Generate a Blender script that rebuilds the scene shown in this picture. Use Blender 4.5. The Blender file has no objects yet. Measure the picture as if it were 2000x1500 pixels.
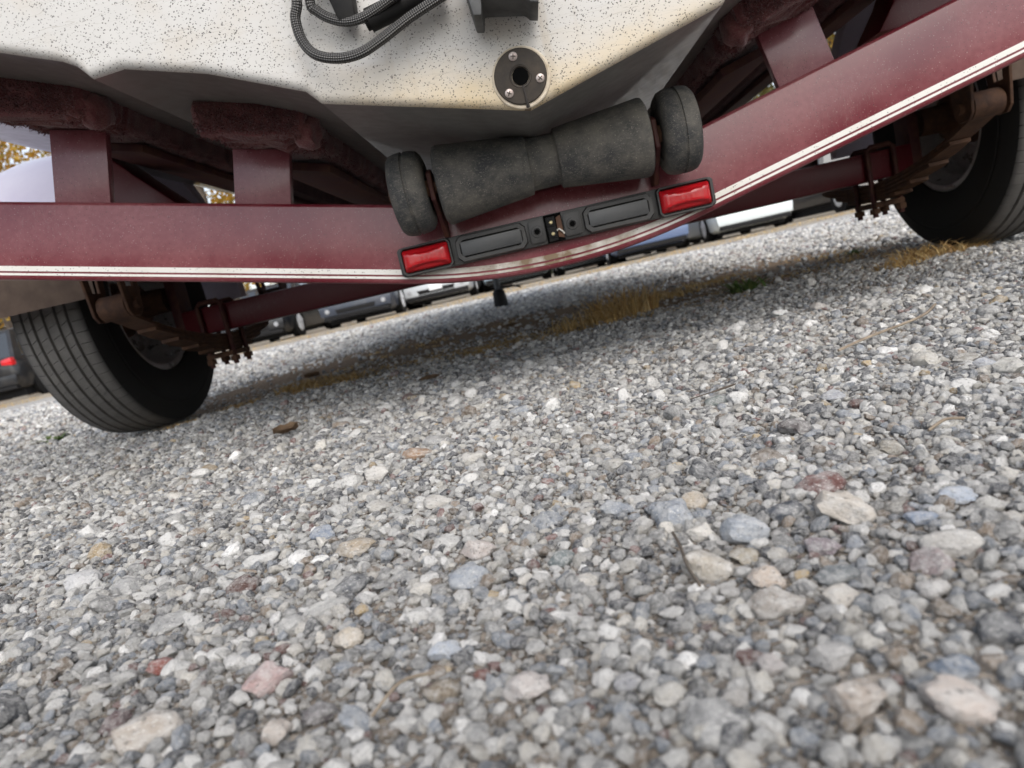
import bpy, bmesh, math, random
import numpy as np
from mathutils import Vector, Matrix, noise
from math import sin, cos, tan, pi, radians, sqrt, atan2, hypot

rnd = random.Random(7)
rng = np.random.default_rng(11)
C = bpy.context.scene.collection
SC = bpy.context.scene

# ------------------------------------------------------------------ camera, sky, sun, exposure
PITCH, ROLL, YAW, CAM_H = radians(8.0), radians(12.9), radians(3.3), 0.155
_d = Vector((-sin(YAW)*cos(PITCH), cos(YAW)*cos(PITCH), -sin(PITCH)))
_r0 = Vector((cos(YAW), sin(YAW), 0)); _u0 = _r0.cross(_d)
_r = _r0*cos(ROLL) - _u0*sin(ROLL); _u = _r0*sin(ROLL) + _u0*cos(ROLL)
cam = bpy.data.cameras.new('camera'); camo = bpy.data.objects.new('camera', cam); C.objects.link(camo)
M4 = Matrix.Identity(4)
for i in range(3):
    M4[i][0] = _r[i]; M4[i][1] = _u[i]; M4[i][2] = -_d[i]
M4[2][3] = CAM_H
camo.matrix_world = M4
cam.sensor_width = 36; cam.lens = 25.2; cam.clip_start = 0.02; cam.clip_end = 2000
cam.dof.use_dof = True; cam.dof.focus_distance = 0.63; cam.dof.aperture_fstop = 25.2/2.4; cam.dof.aperture_blades = 0
SC.camera = camo

SUN_EL, SUN_AZ = radians(42), radians(165)          # azimuth clockwise from +Y: low behind the camera, to its right
w = bpy.data.worlds.new('World'); SC.world = w; w.use_nodes = True
nt = w.node_tree; bg = nt.nodes['Background']
sky = nt.nodes.new('ShaderNodeTexSky'); sky.sky_type = 'NISHITA'; sky.sun_disc = False
sky.sun_elevation = SUN_EL; sky.sun_rotation = SUN_AZ; sky.air_density = 1.0; sky.dust_density = 2.2; sky.ozone_density = 1.0
hs = nt.nodes.new('ShaderNodeHueSaturation'); hs.inputs['Saturation'].default_value = .48     # thin high cloud: a paler sky
nt.links.new(sky.outputs[0], hs.inputs['Color']); nt.links.new(hs.outputs[0], bg.inputs[0]); bg.inputs[1].default_value = 0.15
sun = bpy.data.lights.new('sun', 'SUN'); sun.energy = 0.85; sun.angle = radians(55); sun.color = (1.0, 0.92, 0.80)
suno = bpy.data.objects.new('sun', sun); C.objects.link(suno)
_sd = Vector((sin(SUN_AZ)*cos(SUN_EL), cos(SUN_AZ)*cos(SUN_EL), sin(SUN_EL)))
suno.rotation_euler = _sd.to_track_quat('Z', 'Y').to_euler()
SC.view_settings.view_transform = 'Standard'; SC.view_settings.look = 'None'
SC.view_settings.exposure = 0.95; SC.view_settings.gamma = 1; SC.view_settings.use_curve_mapping = False
SC.cycles.max_bounces = 8

# ------------------------------------------------------------------ helpers
ORI = {}                                            # local origin of each built object inside its thing

def tag(o, label=None, cat=None, group=None, kind=None):
    if label: o['label'] = label
    if cat: o['category'] = cat
    if group: o['group'] = group
    if kind: o['kind'] = kind
    return o

def thing(name, label, cat, loc=(0, 0, 0), group=None):
    o = bpy.data.objects.new(name, None); C.objects.link(o)
    o.location = loc; o.empty_display_size = 0.1
    ORI[o] = Vector(loc)
    return tag(o, label, cat, group)

def link(name, me, parent, origin, flat=False):
    o = bpy.data.objects.new(name, me); C.objects.link(o)
    origin = Vector(origin); ORI[o] = origin
    if parent is not None:
        o.parent = parent; o.location = origin - ORI[parent]
    else:
        o.location = origin
    return o

def mk(name, V, F, mat, parent=None, ang=35, smooth=True, uv=None, origin=None):
    V = np.asarray(V, dtype=float)
    c = (V.min(0) + V.max(0))/2 if origin is None else np.array(origin, dtype=float)
    me = bpy.data.meshes.new(name)
    me.from_pydata((V - c).tolist(), [], F); me.update()
    if mat: me.materials.append(mat)
    if uv is not None:
        l = me.uv_layers.new(name='uv'); l.data.foreach_set('uv', np.asarray([uv[i] for f in F for i in f], dtype=np.float32).ravel())
    if smooth:
        me.polygons.foreach_set('use_smooth', [True]*len(me.polygons))
        try: me.set_sharp_from_angle(angle=radians(ang))
        except Exception: pass
    return link(name, me, parent, c)

def from_bm(name, bm, mat, parent=None, ang=35, origin=None):
    bm.verts.ensure_lookup_table(); bm.verts.index_update()
    bmesh.ops.recalc_face_normals(bm, faces=bm.faces[:])
    V = [v.co[:] for v in bm.verts]; F = [[v.index for v in f.verts] for f in bm.faces]
    bm.free()
    return mk(name, V, F, mat, parent, ang, origin=origin)

class B:
    """collects shapes into one bmesh"""
    def __init__(s): s.bm = bmesh.new()
    def box(s, lo, hi, bev=0.0, seg=2, mat=None):
        lo, hi = Vector(lo), Vector(hi); b2 = bmesh.new()
        bmesh.ops.create_cube(b2, size=1)
        for v in b2.verts:
            v.co = Vector((lo[i] + (v.co[i] + .5)*(hi[i]-lo[i]) for i in range(3)))
        if bev: bmesh.ops.bevel(b2, geom=b2.edges[:], offset=bev, segments=seg, profile=.6, affect='EDGES')
        if mat is not None: bmesh.ops.transform(b2, matrix=mat, verts=b2.verts[:])
        s.merge(b2); return s
    def prism(s, pts, y0, y1, bev=0.0, seg=2, axis='Y'):
        """pts: polygon; extruded from y0 to y1 along axis"""
        b2 = bmesh.new(); n = len(pts)
        def P(a, b, t): return {'Y': (a, t, b), 'X': (t, a, b), 'Z': (a, b, t)}[axis]
        v0 = [b2.verts.new(P(a, b, y0)) for a, b in pts]; v1 = [b2.verts.new(P(a, b, y1)) for a, b in pts]
        b2.faces.new(v0); b2.faces.new(v1[::-1])
        for i in range(n): b2.faces.new((v0[i], v1[i], v1[(i+1) % n], v0[(i+1) % n]))
        bmesh.ops.recalc_face_normals(b2, faces=b2.faces[:])
        if bev: bmesh.ops.bevel(b2, geom=b2.edges[:], offset=bev, segments=seg, profile=.6, affect='EDGES')
        s.merge(b2); return s
    def tube(s, pts, r, n=10, caps=True):
        pts = [Vector(p) for p in pts]; rr = r if isinstance(r, (list, tuple)) else [r]*len(pts)
        rings = []; up = None
        for i, p in enumerate(pts):
            t = (pts[min(i+1, len(pts)-1)] - pts[max(i-1, 0)]).normalized()
            if up is None:
                up = t.orthogonal().normalized()
            else:
                up = (up - t*up.dot(t)).normalized()
            sd = t.cross(up)
            rings.append([s.bm.verts.new(p + (up*cos(2*pi*k/n) + sd*sin(2*pi*k/n))*rr[i]) for k in range(n)])
        for a, b in zip(rings, rings[1:]):
            for k in range(n): s.bm.faces.new((a[k], a[(k+1) % n], b[(k+1) % n], b[k]))
        if caps:
            s.bm.faces.new(rings[0][::-1]); s.bm.faces.new(rings[-1])
        return s
    def lathe(s, prof, c, axis='X', n=32, closed=False):
        """prof: list of (t along axis, radius); round c"""
        c = Vector(c); rings = []
        for t, r in prof:
            ring = []
            for k in range(n):
                a = 2*pi*k/n; p, q = r*cos(a), r*sin(a)
                ring.append(s.bm.verts.new(c + Vector({'X': (t, p, q), 'Y': (p, t, q), 'Z': (p, q, t)}[axis])))
            rings.append(ring)
        pairs = list(zip(rings, rings[1:])) + ([(rings[-1], rings[0])] if closed else [])
        for a, b in pairs:
            for k in range(n): s.bm.faces.new((a[k], a[(k+1) % n], b[(k+1) % n], b[k]))
        if not closed:
            for ring, pr in ((rings[0], prof[0]), (rings[-1], prof[-1])):
                if pr[1] > 1e-5: s.bm.faces.new(ring)
        return s
    def hexnut(s, c, r, h, axis='Z'):
        pts = [(c['XYZ'.index('XYZ'.replace(axis, '')[0])] + r*cos(k*pi/3), c['XYZ'.index('XYZ'.replace(axis, '')[1])] + r*sin(k*pi/3)) for k in range(6)]
        t = c['XYZ'.index(axis)]
        return s.prism(pts, t, t+h, axis=axis)
    def merge(s, b2):
        m = bpy.data.meshes.new('tmp'); b2.to_mesh(m); b2.free(); s.bm.from_mesh(m); bpy.data.meshes.remove(m)
    def build(s, name, mat, parent=None, ang=24, origin=None): return from_bm(name, s.bm, mat, parent, ang, origin)

def mat(name, base=(.5, .5, .5), rough=.5, metal=0., coat=0., spec=.5):
    m = bpy.data.materials.new(name); m.use_nodes = True
    p = m.node_tree.nodes['Principled BSDF']
    p.inputs['Base Color'].default_value = (*base, 1); p.inputs['Roughness'].default_value = rough
    p.inputs['Metallic'].default_value = metal; p.inputs['Coat Weight'].default_value = coat
    p.inputs['Specular IOR Level'].default_value = spec
    return m

class NT:
    """short hand for building node trees"""
    def __init__(s, m): s.t = m.node_tree; s.p = s.t.nodes['Principled BSDF']
    def n(s, typ, **kw):
        x = s.t.nodes.new('ShaderNode' + typ)
        for k, v in kw.items():
            if k in x.inputs.keys(): x.inputs[k].default_value = v
            else: setattr(x, k, v)
        return x
    def l(s, a, b): s.t.links.new(a, b)
    def co(s, which='Object'):
        return s.n('TexCoord').outputs[which]
    def noise(s, co, scale, detail=4, rough=.55, out='Fac'):
        x = s.n('TexNoise'); x.inputs['Scale'].default_value = scale; x.inputs['Detail'].default_value = detail
        x.inputs['Roughness'].default_value = rough; s.l(co, x.inputs['Vector']); return x.outputs[out]
    def ramp(s, fac, stops, interp='LINEAR'):
        x = s.n('ValToRGB'); e = x.color_ramp.elements; x.color_ramp.interpolation = interp
        while len(e) < len(stops): e.new(.5)
        for i, (p, c) in enumerate(stops):
            e[i].position = p; e[i].color = (*c, 1) if isinstance(c, tuple) else (c, c, c, 1)
        s.l(fac, x.inputs['Fac']); return x.outputs['Color']
    def mix(s, fac, a, b, blend='MIX'):
        x = s.n('Mix'); x.data_type = 'RGBA'; x.blend_type = blend
        for v, i in ((fac, 0), (a, 6), (b, 7)):
            if isinstance(v, (int, float)): x.inputs[i].default_value = v
            elif isinstance(v, tuple): x.inputs[i].default_value = (*v, 1)
            else: s.l(v, x.inputs[i])
        return x.outputs[2]
    def math(s, op, a, b=0., c=0., clamp=False):
        x = s.n('Math'); x.operation = op; x.use_clamp = clamp
        for i, v in enumerate((a, b, c)):
            if isinstance(v, (int, float)): x.inputs[i].default_value = v
            else: s.l(v, x.inputs[i])
        return x.outputs[0]
    def mapping(s, co, scale=(1, 1, 1), loc=(0, 0, 0), rot=(0, 0, 0)):
        x = s.n('Mapping'); x.inputs['Scale'].default_value = scale; x.inputs['Location'].default_value = loc; x.inputs['Rotation'].default_value = rot
        s.l(co, x.inputs['Vector']); return x.outputs[0]
    def bump(s, h, strength=.3, dist=.002):
        x = s.n('Bump'); x.inputs['Strength'].default_value = strength; x.inputs['Distance'].default_value = dist
        s.l(h, x.inputs['Height']); s.l(x.outputs[0], s.p.inputs['Normal']); return x
    def base(s, c): s.l(c, s.p.inputs['Base Color'])
    def rough(s, c): s.l(c, s.p.inputs['Roughness'])

def speckle(N, co, scale, thr, seed=0., stretch=(1, 1, 1)):
    """small flecks: voronoi cells, only some of them carrying a fleck of uneven size"""
    d = N.mix(.35/scale, co, N.noise(co, scale*2.2, 2, out='Color'), 'ADD')
    v = N.n('TexVoronoi'); v.inputs['Scale'].default_value = scale; v.inputs['Randomness'].default_value = 1
    N.l(N.mapping(d, stretch, (seed, seed*.7, seed*.3)), v.inputs['Vector'])
    sep = N.n('SeparateColor'); N.l(v.outputs['Color'], sep.inputs[0])
    lim = N.math('MULTIPLY', N.math('POWER', sep.outputs[0], 1.8), thr)
    return N.math('LESS_THAN', v.outputs['Distance'], lim)

# ------------------------------------------------------------------ materials
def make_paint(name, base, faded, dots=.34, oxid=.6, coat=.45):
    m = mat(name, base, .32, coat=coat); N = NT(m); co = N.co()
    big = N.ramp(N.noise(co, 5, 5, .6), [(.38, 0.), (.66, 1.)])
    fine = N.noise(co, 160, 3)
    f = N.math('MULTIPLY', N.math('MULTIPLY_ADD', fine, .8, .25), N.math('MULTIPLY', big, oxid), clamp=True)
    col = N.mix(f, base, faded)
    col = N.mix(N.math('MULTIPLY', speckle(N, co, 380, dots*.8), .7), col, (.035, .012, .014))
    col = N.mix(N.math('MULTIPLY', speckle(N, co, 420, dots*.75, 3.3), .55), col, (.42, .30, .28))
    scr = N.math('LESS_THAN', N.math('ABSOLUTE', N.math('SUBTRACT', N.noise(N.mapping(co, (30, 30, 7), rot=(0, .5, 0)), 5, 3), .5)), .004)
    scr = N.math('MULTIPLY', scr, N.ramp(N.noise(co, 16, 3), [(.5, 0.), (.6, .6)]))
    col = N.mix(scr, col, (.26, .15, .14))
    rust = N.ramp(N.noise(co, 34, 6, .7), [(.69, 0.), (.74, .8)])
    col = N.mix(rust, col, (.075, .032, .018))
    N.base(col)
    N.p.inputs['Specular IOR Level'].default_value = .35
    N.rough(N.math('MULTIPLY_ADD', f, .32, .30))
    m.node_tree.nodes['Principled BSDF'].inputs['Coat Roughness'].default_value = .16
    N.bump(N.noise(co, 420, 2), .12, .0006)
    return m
M_maroon = make_paint('maroon_paint', (.140, .0085, .0195), (.32, .115, .122), .34, .95)
M_faded = make_paint('faded_maroon_paint', (.15, .028, .040), (.30, .14, .152), .36, 1.)
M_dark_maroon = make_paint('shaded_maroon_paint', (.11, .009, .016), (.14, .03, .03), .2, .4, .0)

def make_stripe():
    m = mat('white_pinstripe', (.78, .76, .72), .5); N = NT(m); co = N.co('Generated'); oc = N.co()
    dirt = N.ramp(N.noise(oc, 9, 4), [(.48, 0.), (.7, 1.)])
    col = N.mix(N.math('MULTIPLY', dirt, .35), (.80, .78, .74), (.52, .44, .33))
    col = N.mix(speckle(N, oc, 420, .30), col, (.16, .12, .11))
    # scum where the water drips off the middle of the beam
    sep = N.n('SeparateXYZ'); N.l(oc, sep.inputs[0])
    mid = N.math('SUBTRACT', 1., N.math('MULTIPLY', N.math('ABSOLUTE', sep.outputs[0]), 4.6), clamp=True)
    k = N.math('MULTIPLY', mid, N.ramp(N.noise(oc, 40, 4), [(.3, .25), (.62, 1.)]))
    col = N.mix(N.math('MULTIPLY', k, 1.3, clamp=True), col, (.20, .135, .075))
    N.base(col); return m
M_stripe = make_stripe()

def make_gelcoat(transom):
    m = mat('transom_gelcoat' if transom else 'hull_gelcoat', (.74, .74, .72), .3, coat=.3); N = NT(m); co = N.co()
    fine = N.noise(co, 60, 4)
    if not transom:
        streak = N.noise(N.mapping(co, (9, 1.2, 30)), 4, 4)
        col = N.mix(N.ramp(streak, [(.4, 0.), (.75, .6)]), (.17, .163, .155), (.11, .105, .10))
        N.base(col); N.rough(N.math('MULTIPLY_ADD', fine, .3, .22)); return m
    sep = N.n('SeparateXYZ'); N.l(co, sep.inputs[0])
    # cream scum line left by standing water round the drain, wavy edge
    h = N.math('ADD', sep.outputs[2], N.math('MULTIPLY', N.noise(N.mapping(co, (1.5, 1, 6)), 3, 3), .05))
    dx = N.math('SUBTRACT', sep.outputs[0], .04)
    h = N.math('ADD', h, N.math('MULTIPLY', N.math('MULTIPLY', dx, dx), .55))
    scum = N.ramp(N.math('MULTIPLY', N.math('SUBTRACT', .115 - .31 - .0, h), 9.), [(.0, 0.), (.5, 1.)])
    col = N.mix(N.math('MULTIPLY', fine, .35), (.76, .77, .77), (.66, .67, .68))
    S['scum'] = (N, h, col)
    return m
S = {}

def gelcoat_transom():
    m = mat('transom_gelcoat', (.74, .74, .72), .42, coat=.15); N = NT(m)
    geo = N.n('NewGeometry'); co = geo.outputs['Position']
    sep = N.n('SeparateXYZ'); N.l(co, sep.inputs[0]); X, Z = sep.outputs[0], sep.outputs[2]
    fine = N.noise(co, 55, 4)
    dx = N.math('SUBTRACT', X, .06)
    # stain height above the keel line, wavy
    hz = N.math('SUBTRACT', Z, N.math('MULTIPLY_ADD', N.math('ABSOLUTE', dx), .10, .372))
    hz = N.math('ADD', hz, N.math('MULTIPLY', N.noise(N.mapping(co, (3, 1, 9)), 3, 4), .06))
    side = N.ramp(N.math('ABSOLUTE', N.math('SUBTRACT', X, .08)), [(.12, 1.), (.34, 0.)])
    scum = N.math('MULTIPLY', N.ramp(N.math('MULTIPLY_ADD', hz, 12., .5), [(.15, 1.), (.85, 0.)]), side)
    col = N.mix(N.math('MULTIPLY', fine, .5), (.57, .562, .545), (.48, .476, .465))
    col = N.mix(N.math('MULTIPLY', scum, N.math('MULTIPLY_ADD', fine, .8, .55), clamp=True), col, (.62, .50, .315))
    blot = N.ramp(N.noise(co, 13, 5, .6), [(.52, 0.), (.72, .45)])
    col = N.mix(blot, col, (.48, .41, .32))
    run = N.ramp(N.noise(N.mapping(co, (55, 1, 2.5)), 1.0, 4, .6), [(.55, 0.), (.75, .4)])
    col = N.mix(N.math('MULTIPLY', run, side), col, (.40, .32, .21))
    scuff = N.math('LESS_THAN', N.math('ABSOLUTE', N.math('SUBTRACT', N.noise(N.mapping(co, (5, 1, 60), rot=(0, .25, 0)), 1.5, 2), .5)), .003)
    col = N.mix(N.math('MULTIPLY', scuff, .4), col, (.30, .27, .23))
    patch = N.math('MULTIPLY_ADD', N.ramp(N.noise(co, 7, 3), [(.3, .25), (.6, 1.)]), .6, .4)
    rot = N.mapping(co, (1, 1, 1), rot=(0, .7, 0))
    d1 = speckle(N, rot, 520, .37, 1.3, (.6, 1, 1.2))
    d2 = speckle(N, N.mapping(co, (1, 1, 1), rot=(0, -.6, 0)), 580, .38, 5.1, (.62, 1, 1.15))
    d3 = speckle(N, co, 310, .25, 8.7)
    dots = N.math('MULTIPLY', N.math('MAXIMUM', N.math('MAXIMUM', d1, d2), d3), patch, clamp=True)
    col = N.mix(N.math('MULTIPLY', dots, .93), col, (.035, .032, .03))
    # drip running down from the drain hole
    w_ = N.math('MULTIPLY_ADD', N.noise(co, 160, 2), .006, .0005)
    dr = N.math('LESS_THAN', N.math('ABSOLUTE', N.math('SUBTRACT', X, .0325)), w_)
    dr = N.math('MULTIPLY', dr, N.math('LESS_THAN', Z, .335))
    col = N.mix(N.math('MULTIPLY', dr, .8), col, (.09, .05, .02))
    N.base(col); N.rough(N.math('MULTIPLY_ADD', fine, .25, .3))
    N.bump(N.noise(co, 300, 2), .05, .0005)
    return m
M_transom = gelcoat_transom()
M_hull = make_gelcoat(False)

def simple(name, a, b, rough, scale=60, metal=0., bump=.2, dist=.0008, lo=.35, hi=.7, coat=0.):
    m = mat(name, a, rough, metal, coat); N = NT(m); co = N.co()
    n = N.noise(co, scale, 5, .6)
    N.base(N.mix(N.ramp(n, [(lo, 0.), (hi, 1.)]), a, b))
    N.rough(N.math('MULTIPLY_ADD', n, .3, rough-.15))
    if bump: N.bump(N.noise(co, scale*4, 3), bump, dist)
    return m
def make_rubber():
    m = mat('roller_rubber', (.06, .06, .06), .8); N = NT(m); co = N.co()
    n = N.noise(co, 22, 6, .65); f = N.noise(co, 420, 3)
    col = N.mix(N.ramp(n, [(.40, 0.), (.64, 1.)]), (.032, .033, .034), (.115, .106, .090))
    col = N.mix(N.math('MULTIPLY', N.ramp(f, [(.55, 0.), (.75, 1.)]), .5), col, (.19, .17, .14))
    col = N.mix(N.math('MULTIPLY', speckle(N, co, 420, .24), .6), col, (.30, .27, .22))
    scr = N.math('LESS_THAN', N.math('ABSOLUTE', N.math('SUBTRACT', N.noise(N.mapping(co, (4, 60, 60)), 6, 2), .5)), .006)
    col = N.mix(N.math('MULTIPLY', scr, .35), col, (.25, .23, .2))
    N.base(col); N.bump(N.mix(.5, f, N.noise(co, 90, 4)), .35, .0008); return m
M_rubber = make_rubber()
M_plastic = simple('black_bar_plastic', (.014, .0145, .0155), (.042, .04, .037), .5, 35, bump=.15)
M_panel = simple('grey_bar_panel', (.034, .037, .040), (.052, .053, .053), .42, 40, bump=.12)
M_socket = simple('dusty_socket_plastic', (.05, .047, .045), (.13, .11, .095), .7, 90)
M_black = simple('black_fitting', (.004, .004, .0045), (.012, .0115, .011), .6, 70)
M_black.node_tree.nodes['Principled BSDF'].inputs['Specular IOR Level'].default_value = .2
M_flange = simple('dark_bronze', (.026, .021, .017), (.055, .043, .032), .55, 90, metal=.35)
M_hole = mat('drain_bore', (.003, .003, .003), .9, spec=.05)  # near-black colour stands in for the unlit depth of bore and recesses
M_screw = simple('screw_steel', (.50, .45, .42), (.36, .28, .25), .42, 400, metal=.6)
M_cross = mat('screw_recess', (.03, .025, .022), .8)
M_seal = simple('cream_sealant', (.62, .55, .44), (.42, .34, .24), .6, 120)
M_rust = simple('rusty_steel', (.06, .028, .017), (.14, .07, .038), .8, 45, bump=.5, dist=.0015)
M_rustpaint = simple('rust_over_maroon', (.060, .010, .012), (.11, .045, .026), .65, 30, bump=.3, lo=.42, hi=.7)
M_zinc = simple('grey_bracket', (.075, .078, .08), (.045, .045, .045), .6, 50, metal=.2)
M_rim = simple('dark_steel_rim', (.55, .56, .58), (.70, .71, .73), .3, 30, metal=.6)
M_fender = simple('pale_lilac_fender', (.70, .66, .76), (.60, .55, .68), .35, 6, coat=.3, bump=0)
M_fender_lip = simple('brown_fender_edge', (.15, .105, .08), (.22, .16, .125), .8, 30)
M_wire = mat('white_wire', (.65, .62, .56), .5)
M_brass = mat('brass_terminal', (.55, .47, .27), .35, .8)

def make_lens():
    m = mat('red_lens', (.62, .012, .016), .16, coat=.3); N = NT(m); p = N.p
    p.inputs['IOR'].default_value = 1.45
    p.inputs['Subsurface Weight'].default_value = 0.; p.inputs['Subsurface Radius'].default_value = (.01, .001, .001)
    p.inputs['Subsurface Scale'].default_value = .2
    co = N.co(); d = N.ramp(N.noise(co, 70, 5, .6), [(.5, 0.), (.8, .5)])
    N.base(N.mix(d, (.44, .008, .013), (.20, .018, .02))); N.rough(N.math('MULTIPLY_ADD', N.noise(co, 120, 3), .3, .06)); return m
M_lens = make_lens()

def make_hose():
    m = mat('braided_hose', (.10, .10, .105), .38, .65); N = NT(m); uv = N.n('UVMap').outputs[0]
    sep = N.n('SeparateXYZ'); N.l(uv, sep.inputs[0])
    a = N.math('SINE', N.math('MULTIPLY', N.math('ADD', sep.outputs[0], sep.outputs[1]), 2*pi))
    b = N.math('SINE', N.math('MULTIPLY', N.math('SUBTRACT', sep.outputs[0], sep.outputs[1]), 2*pi))
    h = N.math('MULTIPLY', a, b)
    N.base(N.mix(N.math('MULTIPLY_ADD', h, .5, .5), (.018, .0175, .0175), (.12, .118, .115)))
    N.bump(h, .7, .0006); return m
M_hose = make_hose()

def make_carpet():
    m = mat('maroon_carpet', (.06, .018, .022), .95, spec=.15); N = NT(m); co = N.co()
    n = N.noise(co, 30, 5, .65); f = N.noise(co, 500, 2)
    col = N.mix(N.ramp(n, [(.35, 0.), (.7, 1.)]), (.080, .018, .024), (.18, .066, .066))
    col = N.mix(N.math('MULTIPLY', N.ramp(f, [(.45, 0.), (.7, 1.)]), .55), col, (.175, .098, .088))
    N.base(col); N.p.inputs['Sheen Weight'].default_value = .25; N.bump(f, .6, .002); return m
M_carpet = make_carpet()

def make_tyre():
    m = mat('tyre_rubber', (.03, .03, .03), .8); N = NT(m); co = N.co()
    sep = N.n('SeparateXYZ'); N.l(co, sep.inputs[0])
    r = N.math('SQRT', N.math('ADD', N.math('MULTIPLY', sep.outputs[1], sep.outputs[1]), N.math('MULTIPLY', sep.outputs[2], sep.outputs[2])))
    worn = N.ramp(N.math('MULTIPLY', N.math('SUBTRACT', r, .2955), 90.), [(.25, 0.), (.85, 1.)])   # road dust on the treads, not in the grooves
    n = N.noise(co, 40, 5, .6)
    col = N.mix(N.math('MULTIPLY', worn, N.math('MULTIPLY_ADD', n, .6, .45), clamp=True), (.009, .009, .0095), (.165, .158, .15))
    N.base(col); N.bump(N.noise(co, 250, 3), .25, .001); return m
M_tyre = make_tyre()

STONES = [(.31, (.50, .495, .48)), (.15, (.48, .46, .42)), (.14, (.25, .25, .248)), (.12, (.215, .235, .265)), (.055, (.21, .165, .125)),
          (.115, (.06, .064, .074)), (.022, (.18, .10, .09)), (.08, (.68, .675, .66)), (.008, (.38, .29, .17))]
def make_stone(random_colour):
    m = mat('gravel_stone' if random_colour else 'loose_stone', (.4, .4, .4), .85, spec=.3); N = NT(m); oi = N.n('ObjectInfo')
    tc = N.co(); rn = oi.outputs['Random']
    off = N.n('Combine' + 'XYZ'); N.l(N.math('MULTIPLY', rn, 91.7), off.inputs[0]); N.l(N.math('MULTIPLY', rn, 37.1), off.inputs[1])
    add = N.n('VectorMath'); add.operation = 'ADD'; N.l(tc, add.inputs[0]); N.l(off.outputs[0], add.inputs[1]); co = add.outputs[0]
    if random_colour:
        stops = []; p = 0.
        for wgt, c in STONES: stops.append((p, c)); p += wgt
        base = N.ramp(rn, stops, 'CONSTANT')
    else: base = oi.outputs['Color']
    r2 = N.math('FRACT', N.math('MULTIPLY', rn, 713.3))
    hsv = N.n('HueSaturation'); N.l(base, hsv.inputs['Color']); N.l(N.math('MULTIPLY_ADD', r2, .65, .68), hsv.inputs['Value'])
    n1 = N.noise(co, 1.5, 6, .68); n2 = N.noise(co, 4.2, 5, .72)
    col = N.mix(N.ramp(n1, [(.40, 0.), (.68, .7)]), hsv.outputs[0], (.56, .555, .54))           # pale dust and crust
    col = N.mix(N.ramp(n2, [(.55, 0.), (.67, .75)]), col, (.10, .098, .094))                        # dark grains
    col = N.mix(N.ramp(N.noise(co, 7, 3), [(.60, 0.), (.70, .65)]), col, (.70, .69, .66))
    N.base(col); N.bump(N.mix(.6, n1, n2), 1., .0035); return m
M_gravel = make_stone(True); M_stone = make_stone(False)

def make_ground():
    m = mat('gravel_ground', (.3, .29, .27), .95, spec=.2); N = NT(m); co = N.n('NewGeometry').outputs['Position']
    sep = N.n('SeparateXYZ'); N.l(co, sep.inputs[0]); Yc = sep.outputs[1]
    wob = N.math('MULTIPLY', N.math('SUBTRACT', N.noise(co, .9, 4), .5), 1.4)
    y = N.math('ADD', Yc, wob)
    # scattered tiny chips, coarse to fine
    v = N.n('TexVoronoi'); v.inputs['Scale'].default_value = 170; N.l(co, v.inputs['Vector'])
    v2 = N.n('TexVoronoi'); v2.inputs['Scale'].default_value = 60; N.l(co, v2.inputs['Vector'])
    chip = N.n('SeparateColor'); N.l(v.outputs['Color'], chip.inputs[0])
    chip2 = N.n('SeparateColor'); N.l(v2.outputs['Color'], chip2.inputs[0])
    grit = N.ramp(chip.outputs[0], [(0., (.10, .095, .09)), (.35, (.21, .195, .175)), (.7, (.34, .32, .295)), (1., (.50, .48, .45))])
    grit2 = N.ramp(chip2.outputs[0], [(0., (.14, .135, .13)), (.4, (.33, .32, .30)), (.8, (.46, .445, .42)), (1., (.58, .565, .54))])
    soil = N.mix(N.noise(co, 30, 5), (.13, .10, .075), (.24, .195, .15))
    col = N.mix(.6, grit, N.mix(.5, soil, (.075, .062, .047)))
    strip = N.ramp(N.math('MULTIPLY', y, .1), [(.12, 0.), (.16, 1.), (.31, 1.), (.40, 0.)])
    dirt = N.mix(N.noise(co, 14, 5), (.15, .102, .062), (.30, .215, .14))
    strip = N.math('MULTIPLY', strip, N.ramp(N.math('MULTIPLY', N.math('ABSOLUTE', sep.outputs[0]), .5), [(.50, 1.), (.58, 0.)]))
    col = N.mix(N.math('MULTIPLY', strip, .92), col, dirt)
    lane = N.ramp(N.math('MULTIPLY', y, .05), [(.16, 0.), (.20, 1.)])
    lanec = N.mix(.5, grit2, N.mix(N.noise(co, 3, 5), (.36, .345, .325), (.50, .485, .46)))
    col = N.mix(lane, col, lanec)
    verge = N.ramp(N.math('MULTIPLY', N.math('ADD', Yc, N.math('MULTIPLY', wob, 1.2)), .05), [(.47, 0.), (.54, 1.), (.95, 1.), (1., .8)])
    vergec = N.mix(N.noise(co, 4, 5), (.26, .19, .10), (.42, .33, .20))
    col = N.mix(N.math('MULTIPLY', verge, .55), col, vergec)
    N.base(col)
    N.bump(N.mix(.5, v2.outputs['Distance'], v.outputs['Distance']), .8, .012); return m
M_ground = make_ground()

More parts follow.
